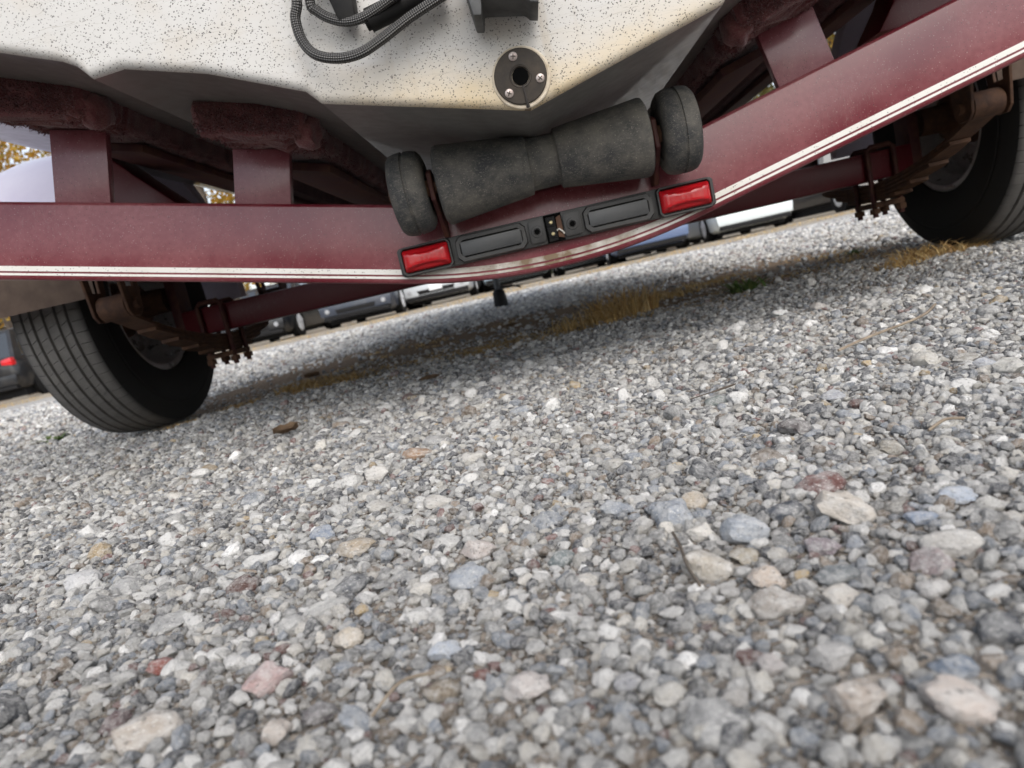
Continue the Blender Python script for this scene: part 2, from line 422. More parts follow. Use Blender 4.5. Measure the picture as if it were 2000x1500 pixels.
def leafmat(name, cols, trans=.35):
    m = mat(name, cols[0], .6); N = NT(m); N.p.inputs['Transmission Weight'].default_value = 0
    geo = N.n('NewGeometry'); rn = geo.outputs['Random Per Island']
    N.base(N.ramp(rn, [(i/(len(cols)-1), c) for i, c in enumerate(cols)]))
    tr = N.n('BsdfTranslucent'); N.l(N.p.inputs['Base Color'].links[0].from_socket, tr.inputs['Color'])
    mx = N.n('MixShader'); mx.inputs[0].default_value = trans
    out = [n for n in m.node_tree.nodes if n.type == 'OUTPUT_MATERIAL'][0]
    N.l(N.p.outputs[0], mx.inputs[1]); N.l(tr.outputs[0], mx.inputs[2]); N.l(mx.outputs[0], out.inputs[0]); return m
M_leaf_gold = leafmat('gold_leaves', [(.36, .17, .02), (.48, .27, .035), (.55, .36, .06), (.30, .24, .05)], .45)
M_leaf_olive = leafmat('olive_leaves', [(.07, .085, .025), (.16, .14, .03), (.28, .20, .04), (.09, .10, .03)], .4)
M_leaf_dark = leafmat('woods_leaves', [(.035, .045, .02), (.06, .06, .025), (.10, .075, .025)], .3)
M_bark = simple('bark', (.06, .045, .035), (.12, .10, .08), .9, 9, bump=.5, dist=.03)
M_straw = leafmat('dry_straw', [(.50, .31, .11), (.62, .43, .18), (.72, .56, .29), (.36, .21, .085)], .4)
M_weed = leafmat('green_weed', [(.07, .13, .03), (.12, .19, .05), (.16, .20, .06)], .3)
M_deadleaf = simple('dead_leaf', (.14, .085, .05), (.30, .21, .13), .8, 60)

# ------------------------------------------------------------------ ground
def vnoise(x, y, s, seed):
    """smooth value noise on arrays"""
    x = np.asarray(x)*s + seed*17.13; y = np.asarray(y)*s + seed*9.71
    xi, yi = np.floor(x), np.floor(y); fx, fy = x-xi, y-yi
    fx = fx*fx*(3-2*fx); fy = fy*fy*(3-2*fy)
    def h(a, b): return np.modf(np.abs(np.sin(a*127.1 + b*311.7 + seed*3.7)*43758.5453))[0]
    return (h(xi, yi)*(1-fx) + h(xi+1, yi)*fx)*(1-fy) + (h(xi, yi+1)*(1-fx) + h(xi+1, yi+1)*fx)*fy - .5
def hgt(x, y):
    x = np.asarray(x, dtype=float); y = np.asarray(y, dtype=float)
    d = np.hypot(x, y)
    near = np.clip((d-.25)/.5, .25, 1)
    z = near*(.016*vnoise(x, y, 2.2, 1) + .010*vnoise(x, y, 6, 2) + .006*vnoise(x, y, 17, 3))
    z += .03*np.clip((d-3)/6, 0, 1)*vnoise(x, y, .5, 4)
    hollow = np.exp(-(((x-.72)/.40)**2 + ((y-1.36)/.22)**2))      # scoured hollow beside the right wheel
    wheel = np.exp(-(((np.abs(x-.035)-1.055)/.16)**2 + ((y-1.8)/.25)**2))
    z = z*(1-.9*wheel) - .014*hollow - .017*wheel
    return z
def axis_coords(lo, hi, a, b, fine):
    mid = np.arange(a, b+1e-6, fine); out = [mid]
    def run(start, end, sgn):
        r = []; x = start; st = fine
        while abs(x-start) < abs(end-start):
            st *= 1.22; x += sgn*st; r.append(x)
        return r
    return np.array(run(a, lo, -1)[::-1] + mid.tolist() + run(b, hi, 1))
xs = axis_coords(-500, 500, -1.7, 1.7, .022); ys = axis_coords(-400, 700, .05, 2.5, .022)
GX, GY = np.meshgrid(xs, ys); GZ = hgt(GX, GY)
V = np.stack([GX.ravel(), GY.ravel(), GZ.ravel()], 1); nx, ny = len(xs), len(ys)
F = [(j*nx+i, j*nx+i+1, (j+1)*nx+i+1, (j+1)*nx+i) for j in range(ny-1) for i in range(nx-1)]
ground = mk('ground', V, F, M_ground, ang=180, origin=(0, 0, 0)); tag(ground, 'grey gravel ground with a brown dirt strip under the trailer', kind='structure')

# stone shapes: pebbles cut by random planes, then roughened
def ico(level):
    bm = bmesh.new(); bmesh.ops.create_icosphere(bm, subdivisions=level, radius=1)
    V = np.array([v.co[:] for v in bm.verts]); F = [[v.index for v in f.verts] for f in bm.faces]; bm.free(); return V, F
ICO = {k: ico(k) for k in (2, 3, 4)}
def stone_mesh(name, level, cuts, seed, material, rough=.10):
    V, F = ICO[level]; V = V.copy(); r = random.Random(seed)
    for _ in range(cuts):
        n = np.array([r.gauss(0, 1) for _ in range(3)]); n /= np.linalg.norm(n); d = r.uniform(.48, .84)
        t = V @ n; k = t > d
        V[k] -= np.outer((t[k]-d)*.92, n)
    o = Vector((seed*3.1, seed*1.7, 0))
    for i, v in enumerate(V):
        p = Vector(v)
        V[i] *= 1 + rough*(noise.noise(p*1.3+o)*1.1 + .8*noise.noise(p*2.8+o) + .35*noise.noise(p*5+o) + (.30*noise.noise(p*8+o) if level > 2 else 0))
    V /= np.abs(V).max(0)
    me = bpy.data.meshes.new(name); me.from_pydata(V.tolist(), [], F); me.update(); me.materials.append(material)
    me.polygons.foreach_set('use_smooth', [True]*len(me.polygons))
    try: me.set_sharp_from_angle(angle=radians(38))
    except Exception: pass
    return me
stone_col = bpy.data.collections.new('stone_shapes')          # shapes that the gravel scatter draws on
for i in range(20):
    o = bpy.data.objects.new('stone_shape_%02d' % i, stone_mesh('gravel_stone', 3 if i < 12 else 2, rnd.choice((4, 6, 8, 10, 13)), i+1, M_gravel, .21))
    stone_col.objects.link(o)

def to_px(P):
    q = P - np.array([0, 0, CAM_H]); z = q @ np.array(_d); z = np.where(z < .02, .02, z)
    return 1000 + 1400*(q @ np.array(_r))/z, 750 - 1400*(q @ np.array(_u))/z, z
def scatter(d0, d1, cell, smin, smax, zlo, zhi, keep=None, skew=1.6):
    R = d1*1.25
    gx = np.arange(-R, R, cell); gy = np.arange(.02, d1, cell)
    X, Y = np.meshgrid(gx, gy); X = X.ravel() + rng.uniform(-.5, .5, X.size)*cell; Y = Y.ravel() + rng.uniform(-.5, .5, Y.size)*cell
    D = np.hypot(X, Y); k = (D >= d0) & (D < d1); X, Y, D = X[k], Y[k], D[k]
    px, py, z = to_px(np.stack([X, Y, 0*X], 1)); mrg = 160
    dep = X*_d[0] + Y*_d[1] + (-CAM_H)*_d[2]
    k = (dep > .05) & (px > -mrg) & (px < 2000+mrg) & (py < 1500+220)
    X, Y = X[k], Y[k]
    if keep is not None:
        k = keep(X, Y); X, Y = X[k], Y[k]
    s = smin + (smax-smin)*rng.random(X.size)**skew
    s = s/2
    sc = np.stack([s*rng.uniform(.85, 1.3, s.size), s*rng.uniform(.7, 1.0, s.size), s*rng.uniform(.5, .85, s.size)], 1)
    z = hgt(X, Y) + sc[:, 2]*rng.uniform(zlo, zhi, s.size)
    rot = np.stack([rng.normal(0, .32, s.size), rng.normal(0, .32, s.size), rng.uniform(0, 6.28, s.size)], 1)
    return np.stack([X, Y, z], 1), sc, rot
def fine_zone(X, Y):   # where the stones are small and the soil shows: the hollow and the strip below the axle
    return np.exp(-(((X-.72)/.40)**2 + ((Y-1.36)/.22)**2)) + 1.05*np.clip((Y + .35*vnoise(X, Y, 1.6, 6) + .25*vnoise(X, Y, 5, 7) - 1.60)/.22, 0, 1)*np.clip((3.3 - Y)/.5, 0, 1)*np.clip((1.14 - np.abs(X))/.12, 0, 1)

# named stones that the photograph lets one pick out: pixel centre, pixel width and height, colour, cuts
HERO = [(1456, 1032, 90, 80, (.30, .325, .36), 9), (1536, 1000, 84, 50, (.075, .085, .105), 3), (1600, 944, 104, 50, (.20, .095, .085), 4), (1652, 992, 116, 78, (.46, .42, .37), 9),
 (1384, 1104, 110, 84, (.46, .42, .36), 9), (1456, 1084, 64, 30, (.50, .44, .34), 6), (1502, 1126, 80, 48, (.44, .37, .31), 8), (1520, 1172, 112, 66, (.45, .41, .37), 7),
 (1632, 1122, 92, 44, (.17, .19, .205), 4), (1604, 1068, 78, 44, (.23, .19, .21), 5), (1652, 1162, 86, 50, (.44, .41, .37), 7), (1864, 1056, 120, 72, (.48, .46, .43), 8),
 (1824, 1092, 88, 58, (.23, .19, .19), 4), (1936, 982, 60, 42, (.52, .51, .48), 7), (1874, 966, 74, 34, (.36, .40, .46), 5), (1800, 1012, 66, 32, (.22, .26, .33), 5),
 (1320, 1166, 50, 32, (.05, .052, .06), 3), (1372, 1036, 66, 48, (.48, .46, .42), 7), (1360, 976, 60, 42, (.47, .40, .31), 4), (1744, 868, 56, 50, (.37, .34, .29), 4),
 (1556, 826, 74, 38, (.085, .075, .075), 6), (1624, 1280, 92, 62, (.47, .46, .45), 6), (1512, 1294, 62, 54, (.40, .37, .36), 7), (1860, 1298, 96, 40, (.16, .195, .25), 4),
 (1672, 1360, 120, 76, (.42, .36, .31), 6), (1872, 1368, 150, 80, (.42, .37, .335), 9), (1824, 1148, 66, 48, (.58, .56, .54), 3), (1430, 1154, 44, 34, (.54, .52, .50), 3),
 (816, 884, 66, 30, (.21, .13, .075), 5), (740, 920, 54, 40, (.52, .50, .47), 8), (856, 972, 62, 32, (.43, .41, .38), 9), (744, 980, 58, 28, (.52, .50, .46), 7),
 (632, 1040, 54, 38, (.25, .29, .36), 6), (696, 1068, 84, 40, (.30, .25, .19), 6), (676, 1248, 78, 50, (.52, .46, .38), 8), (520, 1324, 108, 70, (.46, .33, .32), 7),
 (1032, 1336, 100, 62, (.45, .41, .39), 2), (864, 1344, 80, 50, (.24, .19, .13), 3), (872, 1264, 74, 44, (.42, .46, .52), 6), (480, 1144, 78, 38, (.115, .06, .05), 4),
 (688, 1144, 76, 38, (.10, .105, .115), 3), (1096, 1088, 60, 40, (.105, .13, .135), 4), (936, 1072, 72, 50, (.34, .30, .28), 6), (164, 1132, 70, 44, (.56, .56, .57), 5),
 (300, 1420, 135, 84, (.44, .39, .34), 8), (540, 1428, 74, 84, (.40, .35, .31), 7), (628, 1388, 80, 46, (.105, .095, .10), 4), (224, 1408, 70, 44, (.13, .075, .08), 4),
 (316, 1300, 56, 36, (.24, .08, .065), 6), (1600, 604, 32, 27, (.46, .43, .40), 5), (1810, 696, 56, 42, (.40, .38, .34), 6), (1880, 692, 56, 26, (.36, .34, .30), 7),
 (1924, 700, 48, 28, (.36, .38, .42), 7), (1974, 708, 62, 48, (.44, .43, .40), 5), (1628, 768, 54, 32, (.36, .37, .40), 8), (1400, 772, 54, 26, (.10, .12, .115), 6),
 (944, 1312, 40, 28, (.24, .085, .065), 5), (968, 1296, 36, 26, (.22, .08, .07), 5), (1440, 1360, 60, 44, (.42, .40, .38), 6), (1230, 1330, 64, 46, (.36, .36, .38), 5)]
def gnd(px, py):
    v = _d*1400 + _r*(px-1000) + _u*(750-py); t = -CAM_H/v.z
    return v.x*t, v.y*t, t*1400
hero_meshes = {}
def hero_mesh(cuts, k):
    key = (cuts, k % 3)
    if key not in hero_meshes: hero_meshes[key] = stone_mesh('stone', 3, cuts, 40 + cuts*3 + k % 3, M_stone, .20)
    return hero_meshes[key]
N_STONE = 0; hero_xy = []
def add_stone(x, y, z, sc, rz, tilt, colour, cuts, k):
    global N_STONE
    o = link('stone', hero_mesh(cuts, k), ground, (x, y, z)); N_STONE += 1
    o.scale = sc; o.rotation_euler = (tilt[0], tilt[1], rz); o.color = (*colour, 1)
for k, (px, py, wp, hp, colr, cuts) in enumerate(HERO):
    x, y, dep = gnd(px, py + hp*.25)
    wd = wp*dep/1400/2; ht = min(hp*dep/1400/2*.95, wd*.8)
    x += 0; zz = float(hgt(x, y)) + ht*.45
    ang = atan2(x, y)
    add_stone(x, y, zz, (wd, wd*rnd.uniform(.75, .95), ht), -ang + rnd.uniform(-.25, .25), (rnd.gauss(0, .1), ROLL*.4 + rnd.gauss(0, .1)), colr, cuts, k)
    hero_xy.append((x, y, wd))
# the rest of the larger stones: the 300 that show largest are parts, all others go into the scatter
big = [scatter(.16, 2.4, .030, .010, .027, .1, .55, lambda X, Y: rng.random(X.size) < .42*np.clip(1.15-fine_zone(X, Y), .1, 1), 2.2)]
P, S_, R_ = (np.concatenate([b[i] for b in big]) for i in range(3))
H = np.array(hero_xy)
def clear(P, S_, f=.9):
    d = np.sqrt(((P[:, None, :2] - H[None, :, :2])**2).sum(2)); return (d > (H[None, :, 2]*f + S_[:, None, 0]*f)).all(1)
k = clear(P, S_); P, S_, R_ = P[k], S_[k], R_[k]
px, py, dz = to_px(P); vis = (px > -20) & (px < 2020) & (py > 0) & (py < 1520)
size = np.where(vis, S_[:, 0]/dz, 0); order = np.argsort(-size); top = order[:298-N_STONE]
cum = np.cumsum([c[0] for c in STONES])
for q, i in enumerate(top):
    c = STONES[min(int(np.searchsorted(cum, rnd.random())), len(STONES)-1)][1]
    add_stone(*P[i], S_[i].tolist(), float(R_[i][2]), (float(R_[i][0])*.7, float(R_[i][1])*.7), c, rnd.choice((3, 5, 7, 9)), q)
rest = np.setdiff1d(np.arange(len(P)), top)
sets = [(P[rest], S_[rest], R_[rest])]
coarse = lambda X, Y: rng.random(X.size) < np.clip(1.12 - .95*fine_zone(X, Y), .09, 1)
for a in ((.10, 1.0, .0052, .0028, .0118, -.1, .9), (1.0, 2.4, .0070, .0036, .0130, -.1, .9)):
    p, s, r = scatter(*a, keep=coarse); k = clear(p, s, .72) if a[0] < 1 else np.ones(len(p), bool); sets.append((p[k], s[k], r[k]))
sets.append(scatter(.10, .95, .0038, .0016, .0046, -.3, .7))
sets.append(scatter(.95, 2.0, .0075, .0030, .0070, -.2, .8, lambda X, Y: rng.random(X.size) < np.clip(1.1 - .6*fine_zone(X, Y)*(Y > 1.5), .3, 1)))
sets.append(scatter(2.4, 5.0, .019, .008, .026, .1, .7, lambda X, Y: rng.random(X.size) < np.clip(1.1 - .95*fine_zone(X, Y), .10, 1)))
sets.append(scatter(5.0, 9.5, .036, .016, .040, .1, .7))
def make_gravel(name, sets):
    P, S_, R_ = (np.concatenate([b[i] for b in sets]) for i in range(3)); n = len(P)
    me = bpy.data.meshes.new(name); me.vertices.add(n); me.vertices.foreach_set('co', P.astype(np.float32).ravel())
    for nm, arr in (('scl', S_), ('rot', R_)):
        a = me.attributes.new(nm, 'FLOAT_VECTOR', 'POINT'); a.data.foreach_set('vector', arr.astype(np.float32).ravel())
    sz = S_[:, 0]; idx = np.where(sz > .0045, rng.integers(0, 12, n), rng.integers(12, 20, n)).astype(np.int32)
    a = me.attributes.new('idx', 'INT', 'POINT'); a.data.foreach_set('value', idx)
    o = link(name, me, ground, (0, 0, 0)); tag(o, kind='stuff')
    g = bpy.data.node_groups.new('scatter_stones', 'GeometryNodeTree')
    g.interface.new_socket('Geometry', in_out='INPUT', socket_type='NodeSocketGeometry'); g.interface.new_socket('Geometry', in_out='OUTPUT', socket_type='NodeSocketGeometry')
    gi = g.nodes.new('NodeGroupInput'); go = g.nodes.new('NodeGroupOutput'); ip = g.nodes.new('GeometryNodeInstanceOnPoints'); ci = g.nodes.new('GeometryNodeCollectionInfo')
    ci.inputs['Collection'].default_value = stone_col; ci.inputs['Separate Children'].default_value = True; ci.inputs['Reset Children'].default_value = True
    ip.inputs['Pick Instance'].default_value = True
    def attr(nm, t):
        x = g.nodes.new('GeometryNodeInputNamedAttribute'); x.data_type = t; x.inputs['Name'].default_value = nm; return x.outputs['Attribute']
    L = g.links.new
    L(gi.outputs[0], ip.inputs['Points']); L(ci.outputs[0], ip.inputs['Instance']); L(attr('idx', 'INT'), ip.inputs['Instance Index'])
    L(attr('rot', 'FLOAT_VECTOR'), ip.inputs['Rotation']); L(attr('scl', 'FLOAT_VECTOR'), ip.inputs['Scale']); L(ip.outputs[0], go.inputs[0])
    md = o.modifiers.new('scatter', 'NODES'); md.node_group = g
    return n
print('gravel', make_gravel('gravel', sets))

# ------------------------------------------------------------------ boat trailer
X0 = .035
trailer = thing('boat_trailer', 'maroon boat trailer with a V shaped rear beam, twin white pinstripes and red marker lights', 'trailer', (X0, 1.8, 0))
SL = .2370; ZV = .135; BH = .100; YB0, YB1 = .925, .990
th = math.atan(SL)
def beam_path(off, xmax=1.0, n=18):
    """points (x, z, nx, nz) along the bent rear beam at height OFF above its lower edge, measured square to it"""
    Rb = .83; t = Rb*tan(th); pts = []
    zc = ZV + Rb/cos(th)                      # arc centre above the virtual apex
    for x in np.linspace(-xmax, -t*cos(th), 6, endpoint=False):
        pts.append((X0+x, ZV - SL*x, sin(th), cos(th)))
    for a in np.linspace(-th, th, n):
        pts.append((X0 + Rb*sin(a), zc - Rb*cos(a), -sin(a), cos(a)))
    for x in np.linspace(t*cos(th), xmax, 6)[1:]:
        pts.append((X0+x, ZV + SL*x, -sin(th), cos(th)))
    return [(x + nx_*off, z + nz_*off, nx_, nz_) for x, z, nx_, nz_ in pts]
def sweep(name, section, material, parent, xmin=None, xmax=None):
    """section: list of (offset across the beam, y)"""
    base = beam_path(0); base = [p for p in base if (xmin is None or p[0] >= xmin) and (xmax is None or p[0] <= xmax)]
    V, F = [], []; m = len(section)
    for x, z, a, b in base:
        for off, y in section: V.append((x + a*off, y, z + b*off))
    for i in range(len(base)-1):
        for j in range(m): F.append((i*m+j, i*m+(j+1) % m, (i+1)*m+(j+1) % m, (i+1)*m+j))
    F.append(tuple(range(m))[::-1]); F.append(tuple((len(base)-1)*m + j for j in range(m)))
    bm = bmesh.new(); vs = [bm.verts.new(v) for v in V]
    for f in F: bm.faces.new([vs[i] for i in f])
    return from_bm(name, bm, material, parent, 14)
def rounded(a0, a1, y0, y1, r, n=4):
    out = []
    for ca, cy, s in ((a1-r, y0+r, 0), (a0+r, y0+r, 1), (a0+r, y1-r, 2), (a1-r, y1-r, 3)):
        for k in range(n+1):
            t = (s + k/n)*pi/2; out.append((ca + r*cos(t) if True else 0, cy - r*sin(t)))
    return out
beam = sweep('rear_crossbeam', rounded(0, BH, YB0, YB1, .0065), M_maroon, trailer)
def stripe(lo, hi, x0, x1):
    return sweep('pinstripe', [(hi, YB0-.0009), (lo, YB0-.0009), (lo, YB0+.001), (hi, YB0+.001)], M_stripe, beam, x0, x1)
stripe(.0118, .0184, -1.2, 1.2)
stripe(.0064, .0094, -1.2, 1.2)

# posts that carry the bunks, square to the sloping beam
def post(x, base_off, top_off):
    s = -1 if x < X0 else 1
    t = Vector((cos(th), 0, s*sin(th))); n = Vector((-s*sin(th), 0, cos(th)))
    p = Vector((x, 0, ZV + SL*abs(x-X0)))
    hw = .0365; q = []
    for a, o in ((-hw, base_off), (hw, base_off), (hw, top_off), (-hw, top_off)):
        v = p + t*a + n*o; q.append((v.x, v.z))
    b = B().prism(q, .934, .946, .002)
    return b.build('bunk_post', M_faded, trailer)
for s in (-1, 1):
    post(X0 + s*.372, BH-.001, .168); post(X0 + s*.600, BH-.001, .190)

# carpeted bunks
def bunk(xc, zc, y0, y1, wd, hg, tilt, seed):
    V, F = [], []; rings = []; nn = 96
    ysl = list(np.linspace(0, .10, 44)) + list(np.linspace(.105, .5, 40)) + list(np.linspace(.6, y1-y0, 14))
    def ring(y, k, bulge):
        out = []
        for j in range(nn):
            t = 2*pi*j/nn; c, s = cos(t), sin(t); e = .30
            x = math.copysign(abs(c)**e, c)*wd/2*k; z = math.copysign(abs(s)**e, s)*hg/2*k
            p = Vector((x, y, z)); dn = Vector((c, -.3, s)).normalized()
            q = p*18 + Vector((seed*7.7, 0, seed*3.1))
            amp = .003*noise.noise(q) + .0045*noise.noise(q*2.3) + .0045*noise.noise(q*5.5) + .003*noise.noise(q*13)
            p += dn*(amp*bulge)
            out.append(p)
        return out
    rr = [ring(-.004 - .004*(1-k), k, .8) for k in (.08, .16, .24, .32, .40, .48, .56, .64, .72, .80, .88, .95)] + [ring(y, 1.0 + (.07*max(0, 1-y/.085) if y < .09 else 0), 1.25 if y < .1 else .9) for y in ysl]
    ct, st = cos(tilt), sin(tilt)
    def place(p): return (xc + p.x*ct - p.z*st, y0 + p.y, zc + p.x*st + p.z*ct)
    idx = []
    for r_ in rr:
        idx.append([len(V)+i for i in range(nn)]); V += [place(p) for p in r_]
    for a, b in zip(idx, idx[1:]):
        for j in range(nn): F.append((a[j], a[(j+1) % nn], b[(j+1) % nn], b[j]))
    F.append(tuple(idx[0][::-1])); F.append(tuple(idx[-1]))
    # pile: short looped fibres on the end and the first stretch
    nf = 7000; loc = random.Random(seed)
    for _ in range(nf):
        if loc.random() < .50:
            px_, pz_ = loc.uniform(-.5, .5)*wd*.99, loc.uniform(-.5, .5)*hg*.99; p = Vector((px_, -.007, pz_)); n_ = Vector((loc.gauss(0, .6), -1, loc.gauss(0, .6))).normalized()
        else:
            i = loc.randrange(12, 75); j = loc.randrange(nn); p = rr[i][j].copy(); p.y += loc.uniform(-.005, .005)
            n_ = Vector((p.x/wd + loc.gauss(0, .5), loc.gauss(-.1, .5), p.z/hg + loc.gauss(0, .5))).normalized()
        t_ = n_.orthogonal().normalized(); t_.rotate(Matrix.Rotation(loc.uniform(0, 6.28), 3, n_))
        L = loc.uniform(.002, .0065); wv = loc.uniform(.0004, .0010)
        a = p - t_*wv; b_ = p + t_*wv; c_ = p + n_*L + t_*L*loc.uniform(-.7, .7)
        k = len(V); V += [place(a), place(b_), place(c_)]; F.append((k, k+1, k+2))
    return mk('bunk', V, F, M_carpet, trailer, 60)
def fold(par, c, r, seed):
    V, F = ICO[3]; V = V.copy(); o = Vector((seed, seed*2, 0))
    for i, v in enumerate(V): V[i] *= 1 + .30*noise.noise(Vector(v)*1.6+o) + .16*noise.noise(Vector(v)*4+o) + .07*noise.noise(Vector(v)*11+o)
    mk('carpet_fold', V*np.array(r) + np.array(c), F, M_carpet, par, 60)
TI = radians(15.5)
for s in (-1, 1):
    b1 = bunk(X0 + s*.306, .405, .842, 3.6, .120, .050, s*TI, 3+s)
    fold(b1, (X0 + s*.252, .866, .377), (.017, .024, .021), 5+s)
    b2 = bunk(X0 + s*.552, .487, .842, 3.6, .128, .053, s*TI, 8+s)
    fold(b2, (X0 + s*.492, .868, .458), (.018, .026, .022), 11+s)
# boards below the carpet and rails
for s in (-1, 1):
    for xc, zc in ((.308, .369), (.552, .452)):
        b = B(); pts = []
        for a, o in ((-.042, -.006), (.042, -.006), (.042, .005), (-.042, .005)):
            pts.append((X0 + s*xc + a*cos(TI) - o*s*sin(TI), zc + a*s*sin(TI) + o*cos(TI)))
        b.prism(pts, 1.0, 3.55, .002); b.build('bunk_board', M_rustpaint, trailer)
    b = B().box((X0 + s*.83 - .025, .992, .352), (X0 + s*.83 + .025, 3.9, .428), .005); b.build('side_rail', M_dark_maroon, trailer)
    # gusset between beam and side rail
    pts = [(X0 + s*k_, z_) for k_, z_ in ([(.68, .54), (.64, .49), (.592, .437), (.542, .385), (.68, .37)] if s < 0 else [(.90, .56), (.60, .50), (.572, .437), (.536, .385), (.90, .37)])]
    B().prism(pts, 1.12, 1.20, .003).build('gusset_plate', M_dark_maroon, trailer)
    b = B(); p0, p1 = Vector((X0 + s*.83, 3.86, .39)), Vector((X0 + s*.03, 5.3, .39))
    dirv = (p1-p0); ln = dirv.length; mt = Matrix.Translation(p0) @ dirv.to_track_quat('Y', 'Z').to_matrix().to_4x4()
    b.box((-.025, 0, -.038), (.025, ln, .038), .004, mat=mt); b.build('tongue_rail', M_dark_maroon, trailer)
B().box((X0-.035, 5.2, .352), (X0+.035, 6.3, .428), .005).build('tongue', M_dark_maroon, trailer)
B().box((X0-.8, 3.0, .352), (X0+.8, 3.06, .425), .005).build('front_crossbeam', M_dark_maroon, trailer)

# keel roller
RY, RZ = .868, .281
def roller_prof():
    p = [(-.1225, .006), (-.1225, .041), (-.1205, .0450), (-.117, .0462)]
    p += [(-.117 + (.117-.021)*k/8, .0462 - (.0462-.0345)*(k/8)**1.0) for k in range(1, 9)]
    p += [(-.0190, .0340), (-.0182, .0312), (-.0172, .0298), (.0128, .0296), (.0138, .0310), (.0148, .0338)]
    p += [(.0165 + (.111-.0165)*k/8, .0343 + (.0448-.0343)*(k/8)) for k in range(0, 9)]
    p += [(.1145, .0440), (.1165, .0405), (.1165, .006)]
    return p
xr = .0455
roller = B().lathe([(t*1.035, r) for t, r in roller_prof()], (xr, RY, RZ), 'X', 56).build('keel_roller', M_rubber, trailer, 22)
def end_wheel(xc, s):
    p = [(-.021, .006), (-.021, .037), (-.0195, .0425), (-.016, .0463), (-.010, .0480), (-.002, .0486), (-.0012, .0470), (.0012, .0470), (.002, .0484), (.010, .0476), (.016, .0455), (.0195, .041), (.021, .036), (.021, .030), (.0185, .028), (.0185, .006)]
    if s > 0: p = [(-t, r) for t, r in p][::-1]
    B().lathe(p, (xc, RY, RZ-.001), 'X', 52).build('end_wheel', M_rubber, roller, 40)
end_wheel(-.115, -1); end_wheel(.2005, 1)
B().tube([(-.142, RY, RZ), (.2265, RY, RZ)], .0075, 14).build('roller_shaft', M_rust, roller)
for xb in (-.0900, .1745):
    sg = -1 if xb < X0 else 1
    zb = ZV + SL*abs(xb-X0)
    pts = [(.852, RZ-.016), (.853, RZ+.016), (.868, RZ+.022), (.93, RZ+.010), (.93, zb+.062), (.905, zb+.060), (.868, RZ-.026)]
    B().prism(pts, xb-.003, xb+.003, .001, 1, axis='X').build('roller_bracket', M_rustpaint, roller)
    B().hexnut((xb - sg*.0, RY, RZ), .011, .008*sg, 'X').build('roller_nut', M_rust, roller)

# marker light bar
ZB0, ZB1 = .1885, .2245; XL0, XL1 = -.1570, .2430
yF = YB0 - .022
bar = B().prism([(XL0+.003, ZB0), (XL1-.003, ZB0+.001), (XL1, ZB0+.004), (XL1, ZB1-.003), (XL1-.003, ZB1), (XL0+.003, ZB1), (XL0, ZB1-.003), (XL0, ZB0+.003)], yF+.007, YB0+.006, .0015).build('light_bar', M_plastic, trailer)
def rect(x0, x1, z0, z1, c=0.):
    return [(x0+c, z0), (x1-c, z0), (x1, z0+c), (x1, z1-c), (x1-c, z1), (x0+c, z1), (x0, z1-c), (x0, z0+c)]
def frame(x0, x1, z0, z1, c, t, y0, y1, name='panel_frame', m=None):
    o_, i_ = rect(x0, x1, z0, z1, c), rect(x0+t, x1-t, z0+t, z1-t, c*.8); bm = bmesh.new()
    def ringv(pts, y): return [bm.verts.new((a, y, b)) for a, b in pts]
    A, A2, I, I2 = ringv(o_, y0), ringv(rect(x0+.0012, x1-.0012, z0+.0012, z1-.0012, c), y1), ringv(rect(x0+t-.0008, x1-t+.0008, z0+t-.0008, z1-t+.0008, c*.8), y1), ringv(i_, y1+.0014)
    for p, q in ((A, A2), (A2, I), (I, I2)):
        for k in range(8): bm.faces.new((p[k], p[(k+1) % 8], q[(k+1) % 8], q[k]))
    return from_bm(name, bm, m or M_plastic, bar, 30)
def lens(x0, x1):
    frame(x0-.003, x1+.003, ZB0-.0005, ZB1+.0005, .004, .0035, yF+.0072, yF-.0005, 'lens_surround')
    # bulged lens: waisted middle panel with a raised rounded face
    nx_, nz_ = 40, 18; V, F = [], []
    for j in range(nz_+1):
        for i in range(nx_+1):
            u, v = i/nx_*2-1, j/nz_*2-1
            x = (x0+x1)/2 + u*(x1-x0)/2; z = (ZB0+ZB1)/2 + v*(ZB1-ZB0-.008)/2
            e = max(abs(u)**10, abs(v)**8)
            waist = .50 + .30*u*u
            fac = 1/(1+math.exp((abs(v)-waist)*26))             # proud centre panel, narrow in the middle
            flute = .00022*cos(i*pi/2) if abs(u) < .22 else 0
            y = yF + .0035 - (.0065*fac + .0055)*(1-e) - flute*fac
            V.append((x, y, z))
    k = nx_+1
    for j in range(nz_):
        for i in range(nx_): F.append((j*k+i, j*k+i+1, (j+1)*k+i+1, (j+1)*k+i))
    bm = bmesh.new(); vs = [bm.verts.new(v) for v in V]
    for f in F: bm.faces.new([vs[q] for q in f])
    rim = [vs[i] for i in range(k)] + [vs[j*k+nx_] for j in range(1, nz_+1)] + [vs[nz_*k+i] for i in range(nx_-1, -1, -1)] + [vs[j*k] for j in range(nz_-1, 0, -1)]
    back = [bm.verts.new((v.co.x, yF+.0065, v.co.z)) for v in rim]
    for i in range(len(rim)): bm.faces.new((rim[i], rim[(i+1) % len(rim)], back[(i+1) % len(rim)], back[i]))
    bm.faces.new(back)
    from_bm('red_lens', bm, M_lens, bar, 30)
def lens_back(x0, x1): B().box((x0, yF+.0066, ZB0+.004), (x1, yF+.0069, ZB1-.004)).build('lens_reflector', M_rl, bar)
M_rl = mat('lens_backing', (.55, .12, .12), .4)
lens(XL0+.006, XL0+.066); lens(XL1-.069, XL1-.006)
